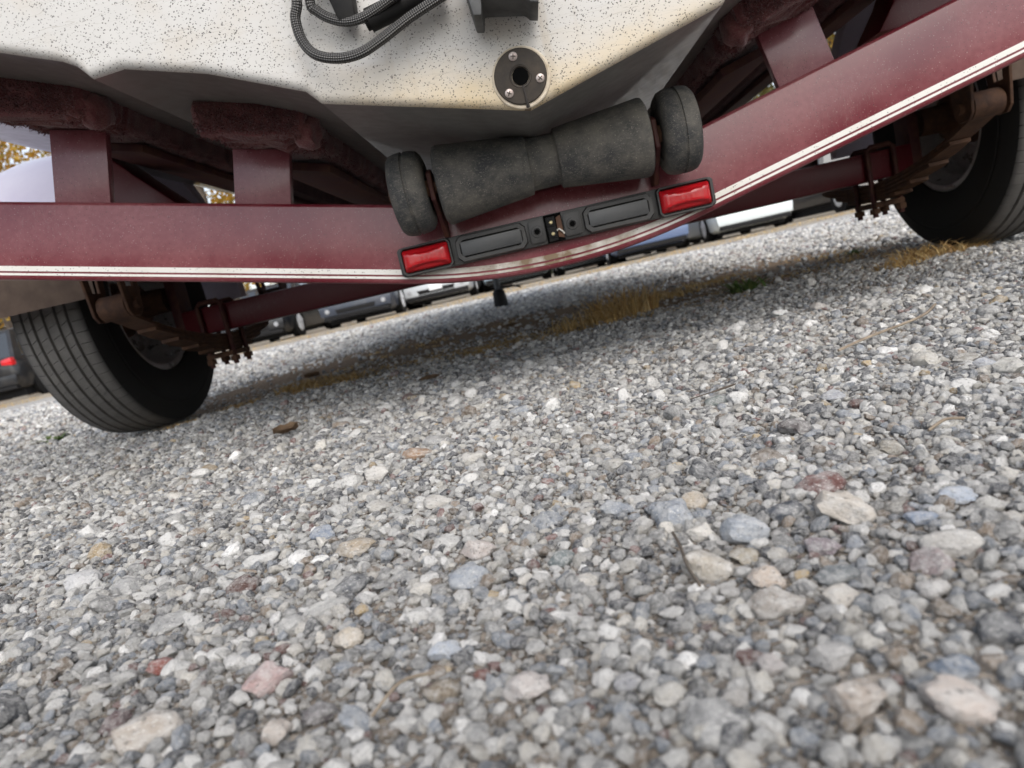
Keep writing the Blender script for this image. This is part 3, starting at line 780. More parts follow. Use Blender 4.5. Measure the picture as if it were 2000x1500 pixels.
for x0, x1 in ((XL0+.074, XL0+.164), (XL0+.236, XL1-.077)):
    frame(x0, x1, ZB0+.0015, ZB1-.002, .006, .0062, yF+.0075, yF+.0005)
    B().prism(rect(x0+.0068, x1-.0068, ZB0+.0088, ZB1-.0094, .001), yF+.0006, yF+.0085, .0006).build('bar_panel', M_panel, bar)
xs0, xs1 = XL0+.1675, XL0+.2325; zm = (ZB0+ZB1)/2
for x0, x1 in ((xs0, xs0+.0195), (xs1-.0215, xs1)):
    pl = B().prism(rect(x0, x1, ZB0+.004, ZB1-.0035, .0025), yF+.0035, yF+.0072, .0008).build('mount_plate', M_plastic, bar)
    xc = (x0+x1)/2
    B().lathe([(0, .0072), (-.0012, .0068), (-.0014, .0045), (-.0002, .0036)], (xc, yF+.0034, zm), 'Y', 24).build('screw_boss', M_plastic, bar)
    B().lathe([(0, .0033), (-.0003, .0030)], (xc, yF+.0026, zm), 'Y', 18).build('screw_hole', M_hole, bar)
xw0, xw1 = xs0+.0205, xs1-.0225
B().box((xw0, yF+.0052, ZB0+.001), (xw1, yF+.0071, ZB1-.001), .0004).build('socket_recess', M_hole, bar)
cb = B().box((xw0+.002, yF+.001, ZB0+.002), (xw0+.0135, yF+.0056, ZB1-.004), .0012)
cb.box((xw0+.003, yF-.001, zm+.002), (xw0+.0125, yF+.0015, zm+.012), .0012); cb.box((xw0+.003, yF-.001, zm-.012), (xw0+.0125, yF+.0015, zm-.002), .0012)
cb.build('socket_block', M_black, bar)
for zz in (zm+.007, zm-.007):
    B().lathe([(0, .0024), (-.0012, .0022), (-.0018, .0012)], (xw0+.008, yF-.001, zz), 'Y', 12).build('terminal', M_brass, bar)
B().tube([(xw0+.013, yF+.003, zm-.004), (xw0+.0165, yF+.0005, zm-.0025), (xw0+.020, yF+.0015, zm-.006), (xw1, yF+.004, zm-.009)], .0011, 8).build('white_wire', M_wire, bar)
B().prism([(xw0+.0145, ZB0+.006), (xw1-.0005, ZB0+.004), (xw1-.001, ZB1-.004), (xw0+.015, ZB1-.006)], yF+.0035, yF+.005, .0004).build('rusty_bracket', M_rust, bar)

# axle, springs, wheels, fenders
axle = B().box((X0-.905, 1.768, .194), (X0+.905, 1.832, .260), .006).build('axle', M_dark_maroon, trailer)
WX = 1.055; WR = .301
def tyre_mesh(parent, xc, s):
    """s: side of the tread's inner face; ribs, grooves and sipes are real"""
    hw = .088
    prof = [(-.062, .168), (-.072, .172), (-.084, .200), (-.0905, .232), (-.0905, .252), (-.0885, .254), (-.0885, .258), (-.0895, .260), (-.084, .282), (-.0795, .2940)]
    tread = [(-.0775, .2990, 'sh'), (-.0700, .3035, 'sh'), (-.0530, .3070, 'sh'), (-.0515, .3020, 'g'), (-.0475, .3020, 'g'), (-.0460, .3080, 'r'), (-.0310, .3095, 'r'), (-.0295, .3035, 'g'), (-.0250, .3035, 'g'),
             (-.0235, .3097, 'r'), (-.0040, .3102, 'r'), (-.0028, .3040, 'g'), (.0028, .3040, 'g'), (.0040, .3102, 'r'), (.0235, .3097, 'r'), (.0250, .3035, 'g'), (.0295, .3035, 'g'),
             (.0310, .3095, 'r'), (.0460, .3080, 'r'), (.0475, .3020, 'g'), (.0515, .3020, 'g'), (.0530, .3070, 'sh'), (.0700, .3035, 'sh'), (.0775, .2990, 'sh')]
    full = [(a, b, 'w') for a, b in prof] + tread + [(-a, b, 'w') for a, b in prof[::-1]]
    pitch = 76; fr = (0, .45, .90, .93, .96); ang = []; notch = []
    for q in range(pitch):
        for f_ in fr: ang.append((q+f_)/pitch*2*pi); notch.append(f_ == .93)
    n = len(ang); m = len(full); V, F = [], []
    for a, nt_ in zip(ang, notch):
        for j, (t, r, kd) in enumerate(full):
            rr_ = r; aa = a
            if nt_ and kd == 'sh': rr_ -= .0045
            if nt_ and kd == 'r' and abs(t) > .03 and False: rr_ -= .003
            if kd == 'r': aa = a + (.012 if (j % 2) else -.012)
            if nt_ and kd == 'r' and ((abs(t) > .029 and abs(t) < .032) or abs(abs(t)-.0235) < .001 or abs(abs(t)-.046) < .001 or abs(abs(t)-.004) < .0005): rr_ -= .0025
            y_, z_ = rr_*cos(aa), rr_*sin(aa)
            V.append((xc + t, 1.8 + y_, WR + max(z_, -.3065 if abs(t) < .078 else -.3)))
    for i in range(n):
        for j in range(m-1): F.append((i*m+j, i*m+j+1, ((i+1) % n)*m+j+1, ((i+1) % n)*m+j))
    bm = bmesh.new(); vs = [bm.verts.new(v) for v in V]
    for f in F: bm.faces.new([vs[q] for q in f])
    return from_bm('tyre', bm, M_tyre, parent, 32, origin=(xc, 1.8, WR))
for s in (-1, 1):
    xc = X0 + s*WX
    # steel wheel: barrel seen from inside, disc near the outer side
    prof = [(-.066, .172), (-.069, .166), (-.066, .160), (-.050, .157), (-.030, .142), (.020, .140), (.036, .155), (.058, .160), (.064, .168), (.064, .172)]
    inner = [(t, r-.004) for t, r in prof]
    b = B().lathe([(-s*-t*-1 if False else s*t, r) for t, r in prof] + [(s*t, r) for t, r in inner[::-1]], (xc, 1.8, WR), 'X', 48, closed=True)
    b.lathe([(s*.012, .139), (s*.020, .110), (s*.030, .085), (s*.012, .060), (s*.012, .02), (s*.016, .02), (s*.016, .060), (s*.034, .087), (s*.024, .112), (s*.016, .139)], (xc, 1.8, WR), 'X', 40, closed=True)
    wheel = b.build('wheel', M_rim, trailer, 30)
    tyre_mesh(wheel, xc, s)
    hub = B().lathe([(-s*.115, .02), (-s*.115, .030), (-s*.05, .034), (-s*.045, .052), (-s*.005, .052), (s*.010, .07), (s*.0115, .07), (s*.0115, .02)], (xc, 1.8, WR), 'X', 28)
    hub.build('hub', M_rust, wheel)
    B().box((min(X0 + s*.90, X0 + s*.925), 1.768, .20), (max(X0 + s*.90, X0 + s*.925), 1.832, .345), .004).build('spindle_drop', M_rustpaint, trailer)
    # leaf spring: five leaves below the axle
    xs_ = X0 + s*.825
    spring = None
    for k, hl in enumerate((.43, .35, .27, .19, .12)):
        V, F = [], []; m = 14
        for i in range(m+1):
            yy = 1.8 + hl*(2*i/m-1); zz = .186 - .0085*k + .40*(yy-1.8)**2 - (0.0 if k else 0)
            tp = .024 if abs(2*i/m-1) < .97 or k == 0 else .020
            V += [(xs_-tp, yy, zz), (xs_+tp, yy, zz), (xs_+tp, yy, zz-.0072), (xs_-tp, yy, zz-.0072)]
        for i in range(m):
            for j in range(4): F.append((i*4+j, i*4+(j+1) % 4, i*4+4+(j+1) % 4, i*4+4+j))
        F += [(0, 1, 2, 3)[::-1], tuple(m*4+j for j in range(4))]
        bm = bmesh.new(); vs = [bm.verts.new(v) for v in V]
        for f in F: bm.faces.new([vs[q] for q in f])
        if spring is None: spring = from_bm('leaf_spring', bm, M_rust, trailer)
        else: from_bm('leaf', bm, M_rust, spring)
    B().box((xs_-.034, 1.745, .130), (xs_+.034, 1.855, .1425), .002).build('spring_plate', M_rust, spring)
    for dx in (-.0305, .0305):
        for dy in (-.040, .040):
            pass
    for dy in (-.0405, .0405):
        ub = B().tube([(xs_-.0305, 1.8+dy, .108), (xs_-.0305, 1.8+dy, .262), (xs_-.022, 1.8+dy, .270), (xs_+.022, 1.8+dy, .270), (xs_+.0305, 1.8+dy, .262), (xs_+.0305, 1.8+dy, .108)], .0062, 10)
        u = ub.build('u_bolt', M_rustpaint, spring)
        for dx in (-.0305, .0305):
            B().hexnut((xs_+dx, 1.8+dy, .1165), .0125, .0125, 'Z').build('nut', M_rust, spring)
    for ye in (1.37, 2.23):
        ze = .186 + .40*.43**2 + .014
        B().lathe([(-.027, .012), (-.027, .024), (.027, .024), (.027, .012)], (xs_, ye, ze), 'X', 24).build('spring_eye', M_rust, spring)
        hb = B()
        for dx in (-.034, .034):
            hb.prism([(ye-.026, ze-.012), (ye-.014, ze-.024), (ye+.014, ze-.024), (ye+.026, ze-.012), (ye+.036, .355), (ye+.016, .355), (ye+.012, ze+.034), (ye-.012, ze+.034), (ye-.016, .355), (ye-.036, .355)], xs_+dx-.003, xs_+dx+.003, .001, 1, axis='X')
        hb.box((xs_-.034, ye-.03, .335), (xs_+.034, ye+.03, .350), .002)
        hb.tube([(xs_-.046, ye, ze), (xs_+.046, ye, ze)], .010, 12)
        hb.build('spring_hanger', M_rustpaint if ye > 2 else M_rust, trailer)
    # fender
    V, F = [], []; sec = [(-.165, -.03), (-.165, 0.), (-.08, .006), (.05, .008), (.105, .0), (.128, -.014), (.142, -.036), (.146, -.07)]
    na = 40; m = len(sec)
    for thick in (0, -.005):
        for i in range(na+1):
            a = radians(2 + 180*i/na)
            for t, o in sec:
                r_ = .378 + o + thick; V.append((xc + s*(t + (.0 if not thick else -.002*np.sign(t))), 1.8 - r_*cos(a), WR + r_*sin(a)))
    o2 = (na+1)*m
    for i in range(na):
        for j in range(m-1):
            F.append((i*m+j, i*m+j+1, (i+1)*m+j+1, (i+1)*m+j)); F.append((o2+i*m+j, o2+(i+1)*m+j, o2+(i+1)*m+j+1, o2+i*m+j+1))
        for j in (0, m-1): F.append((i*m+j, (i+1)*m+j, o2+(i+1)*m+j, o2+i*m+j))
    for i in (0, na):
        for j in range(m-1): F.append((i*m+j, i*m+j+1, o2+i*m+j+1, o2+i*m+j))
    bm = bmesh.new(); vs = [bm.verts.new(v) for v in V]
    for f in F: bm.faces.new([vs[q] for q in f])
    fender = from_bm('fender', bm, M_fender, trailer, 50)
    # brown lip at the rear lower edge
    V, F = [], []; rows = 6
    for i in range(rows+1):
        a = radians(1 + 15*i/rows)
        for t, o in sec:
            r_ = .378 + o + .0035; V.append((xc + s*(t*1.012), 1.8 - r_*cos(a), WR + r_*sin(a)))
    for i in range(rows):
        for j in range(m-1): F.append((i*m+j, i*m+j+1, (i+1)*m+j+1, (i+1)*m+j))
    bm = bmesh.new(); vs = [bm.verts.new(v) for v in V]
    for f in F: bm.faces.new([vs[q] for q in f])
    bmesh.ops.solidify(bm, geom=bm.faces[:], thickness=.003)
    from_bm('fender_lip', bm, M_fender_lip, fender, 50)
    B().box((min(X0+s*.855, X0+s*.895), 1.55, .39), (max(X0+s*.855, X0+s*.895), 1.62, .42), .003).build('fender_bracket', M_rustpaint, trailer)

# tongue jack near the front
jx, jy = -.225, 4.75
jack = B().tube([(jx, jy, .12), (jx, jy, .70)], .021, 16).build('tongue_jack', M_zinc, trailer)
B().lathe([(.0, .035), (.01, .048), (.11, .040), (.125, .026)], (jx, jy, float(hgt(jx, jy))-.004), 'Z', 18).build('jack_foot', M_black, jack)
B().tube([(jx+.02, jy, .13), (jx+.09, jy-.05, .125), (jx+.13, jy-.1, .115), (jx+.15, jy-.2, .105)], .006, 8).build('jack_cable', M_black, jack)
B().box((jx-.03, jy-.04, .38), (X0-.02, jy+.04, .42), .004).build('jack_bracket', M_dark_maroon, jack)

# ------------------------------------------------------------------ boat
boat = thing('motor_boat', 'white motor boat with a black speckled transom resting on carpeted trailer bunks', 'boat', (X0, .72, .31))
KZ = .310; YT = .720
half = [(.0, .0), (.195, .0505), (.207, .064), (.294, .1000), (.369, .1210), (.401, .1190), (.412, .133), (.424, .140), (.486, .163), (.60, .204), (.893, .278), (.905, .285), (.908, .300), (.910, .56), (.955, .92), (.93, .95)]
def dense(h):
    out = []
    for (a, b), (c, d_) in zip(h, h[1:]):
        n = max(1, int(hypot(c-a, d_-b)/.03))
        for k in range(n): out.append((a+(c-a)*k/n, b+(d_-b)*k/n))
    return out + [h[-1]]
hd = dense(half); prof = [(-x, z) for x, z in hd[:0:-1]] + hd
RAKE = .14
def inset(pr, r):
    out = []; n = len(pr)
    for i, (x, z) in enumerate(pr):
        a = pr[max(i-1, 0)]; b = pr[min(i+1, n-1)]; tx, tz = b[0]-a[0], b[1]-a[1]; L = hypot(tx, tz)
        out.append((x - tz/L*r, z + tx/L*r))
    return out
rad = .0075; rows = []
for k in range(-1, 6):
    a = max(k, 0)/5*pi/2; ins = inset(prof, rad*(1-sin(a)) + (.003 if k < 0 else 0))
    rows.append([(X0+x, YT - RAKE*z + rad*(1-cos(a)) , KZ+z) for x, z in ins])
nP = len(prof); V = [p for r_ in rows for p in r_]; F = []
for i in range(6):
    for j in range(nP-1): F.append((i*nP+j, i*nP+j+1, (i+1)*nP+j+1, (i+1)*nP+j))
F.append(tuple(range(nP)))
bm = bmesh.new(); vs = [bm.verts.new(v) for v in V]
for f in F: bm.faces.new([vs[q] for q in f])
transom = from_bm('transom', bm, M_transom, boat, 60)
st = [(YT+rad, 0, 1, 0, 1), (1.3, 0, 1, .004, 1), (2.2, 0, 1, .022, 1), (3.2, 0, 1, .05, 1), (4.2, .02, .97, .09, 1.05), (5.0, .12, .84, .12, 1.1), (5.7, .36, .56, .1, 1.1), (6.2, .66, .22, .06, 1.), (6.4, .86, .02, .02, .9)]
V, F = [], []
for y, dz_, kx, rise, kz in st:
    for x, z in prof:
        zz = z*kz*(1-.55*min(dz_, 1)) + dz_ + rise*min(abs(x)/.9, 1)
        V.append((X0 + x*kx, (y - RAKE*z if y < 1 else y), KZ + zz))
for i in range(len(st)-1):
    for j in range(nP-1): F.append((i*nP+j, i*nP+j+1, (i+1)*nP+j+1, (i+1)*nP+j))
    F.append((i*nP+nP-1, i*nP, (i+1)*nP, (i+1)*nP+nP-1))
bm = bmesh.new(); vs = [bm.verts.new(v) for v in V]
for f in F: bm.faces.new([vs[q] for q in f])
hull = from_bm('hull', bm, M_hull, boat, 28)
# drain flange: on the raked transom
def on_transom(x, z, out=0.): return Vector((x, YT - RAKE*(z-KZ) - out, z))
fl = on_transom(.0318, .3400)
tilt_m = Matrix.Translation(fl) @ Matrix.Rotation(math.atan(RAKE)*1.0, 4, 'X')
def face_obj(name, prof_, dx, dz, m, parent, n=40, squash=1.):
    b = B().lathe(prof_, (0, 0, 0), 'Y', n)
    bmesh.ops.transform(b.bm, matrix=tilt_m @ Matrix.Translation((dx, 0, dz)), verts=b.bm.verts[:])
    return b.build(name, m, parent, 30)
seal = [(0, .0282), (-.0012, .0274), (-.0016, .0262), (-.0012, .025)]
face_obj('sealant_ring', seal, .0008, -.0012, M_seal, transom, 36)
flange = face_obj('drain_flange', [(0, .0252), (-.0028, .0250), (-.0036, .0243), (-.0038, .0105), (-.0044, .0100), (-.0042, .0086), (.004, .0080), (.004, .0)], 0, 0, M_flange, boat, 56)
face_obj('drain_hole', [(-.0034, .0079), (-.00335, .0)], 0, 0, M_hole, flange, 30)
for a, q in ((100, .2), (-18, .9), (-138, .5)):
    dx, dz = .0186*cos(radians(a)), .0186*sin(radians(a))
    face_obj('flange_screw', [(-.0036, .0042), (-.0046, .0040), (-.0052, .0030), (-.0053, .0)], dx, dz, M_screw, flange, 20)
    b = B()
    for qq in (q, q+pi/2):
        b.box((-.0024, -.0056, -.00042), (.0024, -.0050, .00042), mat=Matrix.Rotation(qq, 4, 'Y'))
    bmesh.ops.transform(b.bm, matrix=tilt_m @ Matrix.Translation((dx, 0, dz)), verts=b.bm.verts[:])
    b.build('screw_slot', M_cross, flange)
B().tube([on_transom(.0322, .3315, .0042), on_transom(.0326, .3240, .0044), on_transom(.0330, .3150, .0040), on_transom(.0332, .3122, .002)], [.0006, .0010, .0013, .0020], 8).build('drip_stain', M_cross, flange)

# hydraulic hoses with braided cover
def catmull(pts, n=12):
    pts = [Vector(p) for p in pts]; P = [pts[0]*2-pts[1]] + pts + [pts[-1]*2-pts[-2]]; out = []
    for i in range(1, len(P)-2):
        for k in range(n):
            t = k/n; a, b, c, d_ = P[i-1], P[i], P[i+1], P[i+2]
            out.append(.5*((2*b) + (c-a)*t + (2*a-5*b+4*c-d_)*t*t + (3*b-a-3*c+d_)*t**3))
    return out + [pts[-1]]
def hose(pts, r, name='hydraulic_hose'):
    c = catmull(pts, 14); n = 18; V, F, UV = [], [], []; up = None; L = 0.
    for i, p in enumerate(c):
        t = (c[min(i+1, len(c)-1)] - c[max(i-1, 0)]).normalized()
        up = t.orthogonal().normalized() if up is None else (up - t*up.dot(t)).normalized(); sd = t.cross(up)
        if i: L += (p-c[i-1]).length
        for k in range(n+1):
            a = 2*pi*k/n; V.append(p + (up*cos(a) + sd*sin(a))*r); UV.append((L/.0042, 7*k/n))
    for i in range(len(c)-1):
        for k in range(n): F.append((i*(n+1)+k, i*(n+1)+k+1, (i+1)*(n+1)+k+1, (i+1)*(n+1)+k))
    return mk(name, [tuple(v) for v in V], F, M_hose, boat, 180, uv=UV)
hose([(-.148, .675, .475), (-.1505, .680, .440), (-.1565, .683, .426), (-.1555, .684, .407), (-.1465, .683, .3925), (-.128, .682, .3845), (-.107, .681, .3835), (-.085, .680, .390), (-.057, .678, .401), (-.030, .674, .4085), (.0, .668, .416), (.03, .660, .43)], .0047)
hose([(-.128, .678, .47), (-.1395, .682, .437), (-.1355, .684, .428), (-.124, .684, .4185), (-.109, .682, .4125), (-.090, .678, .4125), (-.060, .67, .42)], .0045)
b = B().tube([on_transom(-.0925, .4105, .020), on_transom(-.020, .4245, .020)], .0105, 18); b.tube([on_transom(-.096, .4098, .020), on_transom(-.0905, .4109, .020)], .0082, 18)
b.build('hose_fitting', M_black, boat)
B().prism([(-.118, .414), (-.103, .4125), (-.100, .44), (-.112, .47), (-.13, .47)], YT-.042, YT-.022, .002).build('hose_clamp', M_black, boat)
B().tube([(-.005, .668, .4145), (.02, .663, .425), (.05, .655, .44)], .0056, 14).build('hose_end', M_black, boat)
brk = B()
yb_ = YT - RAKE*.07
brk.prism([(-.004, .429), (.0005, .3815), (.0075, .380), (.0105, .393), (.0465, .386), (.0505, .381), (.0575, .379), (.064, .429)], .652, .700, .002)
bracket = brk.build('drive_bracket', M_zinc, boat)
for x_, z_ in ((.0165, .3955), (.0415, .3945)):
    B().hexnut((x_, .652, z_), .0058, -.004, 'Y').build('bracket_bolt', M_zinc, bracket)
B().box((.0, .655, .41), (.06, YT-.01, .50), .004).build('drive_housing', M_zinc, boat)

# ------------------------------------------------------------------ vehicles across the lane
def carpaint(name, c, rough=.35, metal=.1):
    m = mat(name, c, rough, metal, coat=.25); N = NT(m); co = N.co()
    sep = N.n('SeparateXYZ'); N.l(co, sep.inputs[0])
    d = N.ramp(N.noise(co, 6, 5), [(.45, 0.), (.8, .35)])
    N.base(N.mix(N.math('MULTIPLY', d, .35), c, (.25, .22, .18))); return m
M_glass = mat('car_glass', (.02, .025, .03), .08, coat=.5, spec=.8)
M_trim = mat('black_trim', (.008, .008, .009), .7, spec=.25)
M_chrome = mat('chrome', (.7, .7, .72), .12, 1.)
M_tail = mat('tail_lamp', (.55, .01, .015), .15, coat=.6)
M_head = mat('head_lamp', (.75, .77, .80), .1, .4, coat=.8)
M_fog = mat('fog_lamp', (.30, .31, .33), .2)
M_plate = mat('plate_white', (.72, .74, .76), .4)
M_ctyre = mat('car_tyre', (.012, .012, .012), .9, spec=.2)
M_alloy = mat('alloy_rim', (.62, .63, .65), .45, .1)
def car(name, label, cat, X, Y, colour, kind='sedan', face='rear', rot=0., bumper=None, plate=True, L=4.5, W=1.8, rim=None):
    root = thing(name, label, cat, (0, 0, 0)); pm = carpaint(name + '_paint', colour)
    suv = kind in ('suv', 'pickup'); gc = .25 if suv else .15; belt = 1.02 if suv else .88; roof = 1.78 if suv else 1.44; wr = .38 if suv else .325
    # body: stations along the length, 0 = end facing the camera
    yst = [0, .05, .16, .40, .9, L*.35, L*.5, L*.65, L-.9, L-.40, L-.16, L-.05, L]
    ks = [.80, .90, .965, 1, 1, 1, 1, 1, 1, 1, .96, .88, .74]
    zb = [gc+.14, gc+.07, gc+.03, gc, gc, gc, gc, gc, gc, gc, gc+.03, gc+.07, gc+.16]
    tops = []
    for i, y in enumerate(yst):
        e = y if face == 'rear' else L-y               # distance from the car's own tail
        if kind == 'pickup' or kind == 'suv': t = belt - .02
        else: t = belt - .04*max(0, 1-e/.5)
        f = L-e
        if f < 1.2: t -= .20*(1-f/1.2) + (.10 if f < .1 else 0)
        if e < .06: t -= .06
        tops.append(t)
    sec = lambda k, z0, z1: [(k*W/2*.84, z0), (k*W/2*.95, z0+.06), (k*W/2*.992, z0+.24), (k*W/2, (z0+z1)/2+.05), (k*W/2*.985, z1-.12), (k*W/2*.95, z1-.03), (k*W/2*.86, z1), (k*W/2*.4, z1+.02)]
    V, F = [], []; rings = []
    for y, k, z0, z1 in zip(yst, ks, zb, tops):
        h = sec(k, z0, z1); ring = [(-x, y, z) for x, z in h] [::1] + [(x, y, z) for x, z in h[::-1]]
        rings.append(len(V)); V += ring
    m = 16
    for a, b_ in zip(rings, rings[1:]):
        for j in range(m): F.append((a+j, a+(j+1) % m, b_+(j+1) % m, b_+j))
    F += [tuple(range(m)), tuple(rings[-1]+j for j in range(m))]
    bm = bmesh.new(); vs = [bm.verts.new(v) for v in V]
    for f in F: bm.faces.new([vs[q] for q in f])
    body = from_bm('body', bm, pm, root, 40)
    # cabin and its panes
    ytail = lambda e: e if face == 'rear' else L-e
    if kind == 'pickup': e0, e1, r0, r1 = 1.95, 4.0, 2.05, 3.3
    elif kind == 'suv' or kind == 'hatch': e0, e1, r0, r1 = .10, L-1.1, .45, L-1.9
    else: e0, e1, r0, r1 = .55, L-1.1, 1.25, L-2.0
    b0, b1 = [(-W/2*.93, ytail(e0)), (W/2*.93, ytail(e0)), (W/2*.93, ytail(e1)), (-W/2*.93, ytail(e1))], [(-W/2*.74, ytail(r0)), (W/2*.74, ytail(r0)), (W/2*.74, ytail(r1)), (-W/2*.74, ytail(r1))]
    V = [(x, y, belt-.04) for x, y in b0] + [(x, y, roof-.03) for x, y in b1]
    V += [(x*.9, y + (.1 if abs(y-ytail(r0)) < 1e-6 else -.1)*(1 if face == 'rear' else -1), roof) for x, y in b1]
    F = [(0, 1, 5, 4), (1, 2, 6, 5), (2, 3, 7, 6), (3, 0, 4, 7), (4, 5, 9, 8), (5, 6, 10, 9), (6, 7, 11, 10), (7, 4, 8, 11), (8, 9, 10, 11)]
    bm = bmesh.new(); vs = [bm.verts.new(v) for v in V]
    for f in F: bm.faces.new([vs[q] for q in f])
    from_bm('cabin', bm, pm, root, 25)
    def pane(ids, u0, u1, v0=.12, v1=.9):
        a, b_, c_, d_ = (Vector(V[i]) for i in ids); n_ = (b_-a).cross(d_-a).normalized(); ctr = Vector((0, ytail((e0+e1)/2), (belt+roof)/2))
        if n_.dot((a+c_)/2-ctr) < 0: n_ = -n_
        def at(u, v): return (a.lerp(b_, u)).lerp(d_.lerp(c_, u), v) + n_*.006
        q = [at(u0, v0), at(u1, v0), at(u1, v1), at(u0, v1)]; q2 = [p - n_*.010 for p in q]
        mk('window', [tuple(p) for p in q+q2], [(0, 1, 2, 3), (0, 4, 5, 1), (1, 5, 6, 2), (2, 6, 7, 3), (3, 7, 4, 0), (7, 6, 5, 4)], M_glass, root, smooth=False)
    pane((0, 1, 5, 4), .06, .94); pane((3, 2, 6, 7), .06, .94)
    for ids in ((1, 2, 6, 5), (0, 3, 7, 4)): pane(ids, .08, .46); pane(ids, .52, .90)
    # wheels
    for sx in (-1, 1):
        for yw in (.92, L-.88):
            xw = sx*(W/2-.10)
            B().lathe([(sx*.094, wr+.055), (sx*.101, wr+.05), (sx*.101, .02)], (xw, yw, wr), 'X', 26).build('wheel_arch', M_trim, root)
            wo = B().lathe([(sx*.02, .03), (sx*.108, .045), (sx*.112, wr*.40), (sx*.110, wr*.62), (sx*.098, wr*.66), (sx*.02, wr*.66)], (xw, yw, wr), 'X', 22).build('wheel', rim or M_alloy, root)
            for q in range(5):
                a = q*2*pi/5
                B().box((min(sx*.108, sx*.120), -.025, .03), (max(sx*.108, sx*.120), .025, wr*.62), .004, 1, Matrix.Translation((xw, yw, wr)) @ Matrix.Rotation(a, 4, 'X')).build('spoke', rim or M_alloy, wo)
            B().lathe([(-sx*.09, wr*.64), (-sx*.10, wr*.92), (-sx*.08, wr), (sx*.09, wr), (sx*.115, wr*.93), (sx*.112, wr*.68), (sx*.095, wr*.64)], (xw, yw, wr), 'X', 26, closed=True).build('tyre', M_ctyre, wo)
    B().box((-W/2*.80, .30, .075), (W/2*.80, L-.25, gc+.20), .03).build('underbody_shade', M_trim, root)  # black pan hung low to stand in for the shadow beneath the car
    # end facing the camera
    bm_ = M_trim if bumper is None else bumper
    zb0 = gc + .12
    B().prism([(-W/2*.86, gc+.03), (W/2*.86, gc+.03), (W/2*.84, zb0), (-W/2*.84, zb0)], -.02, .12, .02).build('lower_valance', M_trim, root)
    bump_ = B().prism([(-W/2*.90, zb0+.01), (W/2*.90, zb0+.01), (W/2*.93, zb0+.26), (-W/2*.93, zb0+.26)], -.03, .12, .014, 2).build('bumper', bumper or pm, root)
    zl = belt-.16 if not suv else belt-.02
    lm, ln = (M_tail, 'tail_light') if face == 'rear' else (M_head, 'head_light')
    for sx in (-1, 1):
        if face == 'rear': p_ = [(sx*W/2*.92, zl-.14), (sx*W/2*.60, zl-.10), (sx*W/2*.62, zl+.02), (sx*W/2*.90, zl+.05)]
        else: p_ = [(sx*W/2*.90, zl-.22), (sx*W/2*.52, zl-.24), (sx*W/2*.54, zl-.13), (sx*W/2*.88, zl-.09)]
        B().prism(p_, -.012, .16, .008).build(ln, lm, root)
    if face == 'front':
        B().prism([(-W/2*.44, zl-.25), (W/2*.44, zl-.25), (W/2*.46, zl-.14), (-W/2*.46, zl-.14)], -.004, .1, .008).build('grille', M_trim, root)
        B().prism([(-W/2*.55, gc+.07), (W/2*.55, gc+.07), (W/2*.5, gc+.14), (-W/2*.5, gc+.14)], -.03, .1, .01).build('air_intake', M_trim, root)
    for sx in ((-1, 1) if face == 'front' else ()):
        B().lathe([(0, .055), (-.018, .05), (-.022, .0)], (sx*W*.36, -.028, zb0+.12), 'Y', 14).build('fog_light', M_fog, root)
    if face == 'front': B().prism([(-W*.24, zb0+.03), (W*.24, zb0+.03), (W*.26, zb0+.13), (-W*.26, zb0+.13)], -.036, .0, .006).build('bumper_opening', M_trim, root)
    if plate:
        B().box((-.16, -.058, zb0+.08), (.16, -.042, zb0+.22), .004).build('number_plate', M_plate, root)
    if kind == 'pickup':
        B().prism([(-W/2*.80, zl-.5), (W/2*.80, zl-.5), (W/2*.80, zl-.02), (-W/2*.80, zl-.02)], -.008, .06, .012).build('tailgate', pm, root)
    root.location = (X, Y, float(hgt(X, Y))); root.rotation_euler = (0, 0, rot)
    return root
# label by look and neighbours, from the far left to the right
car('parked_car', 'black SUV with lit looking red tail lights behind the left trailer tyre', 'car', -13.55, 17.0, (.008, .009, .012), 'suv', 'rear')
car('parked_car', 'black saloon nose on to the lane, nearest the left leaf spring', 'car', -6.62, 16.5, (.006, .008, .012), 'sedan', 'front', plate=False)
car('parked_car', 'dark grey saloon nose on to the lane beside the silver car', 'car', -3.95, 16.0, (.035, .044, .065), 'sedan', 'front', plate=False)
car('parked_car', 'silver car with a white number plate left of the trailer jack', 'car', -2.28, 17.4, (.46, .49, .52), 'hatch', 'front')
car('parked_car', 'pale blue car parked straight behind the trailer jack', 'car', -.35, 18.4, (.36, .47, .58), 'sedan', 'rear', plate=False)
car('parked_car', 'pale blue grey hatchback next to the blue saloon', 'car', 1.62, 18.2, (.33, .43, .54), 'hatch', 'rear', plate=False)
car('parked_car', 'mid blue saloon seen from behind with red tail lights', 'car', 2.75, 16.0, (.10, .145, .26), 'sedan', 'rear', plate=False)
car('parked_car', 'blue grey van far back between the blue saloon and the white car', 'van', 4.75, 20.5, (.25, .32, .40), 'suv', 'rear', plate=False)
car('parked_car', 'white car with a black lower bumper under the right half of the beam', 'car', 5.02, 16.0, (.62, .68, .70), 'hatch', 'rear', plate=False)
car('pickup_truck', 'black pickup truck with a chrome rear bumper beside the white car', 'truck', 8.35, 16.4, (.009, .01, .015), 'pickup', 'rear', bumper=M_chrome, L=5.5, W=1.95)

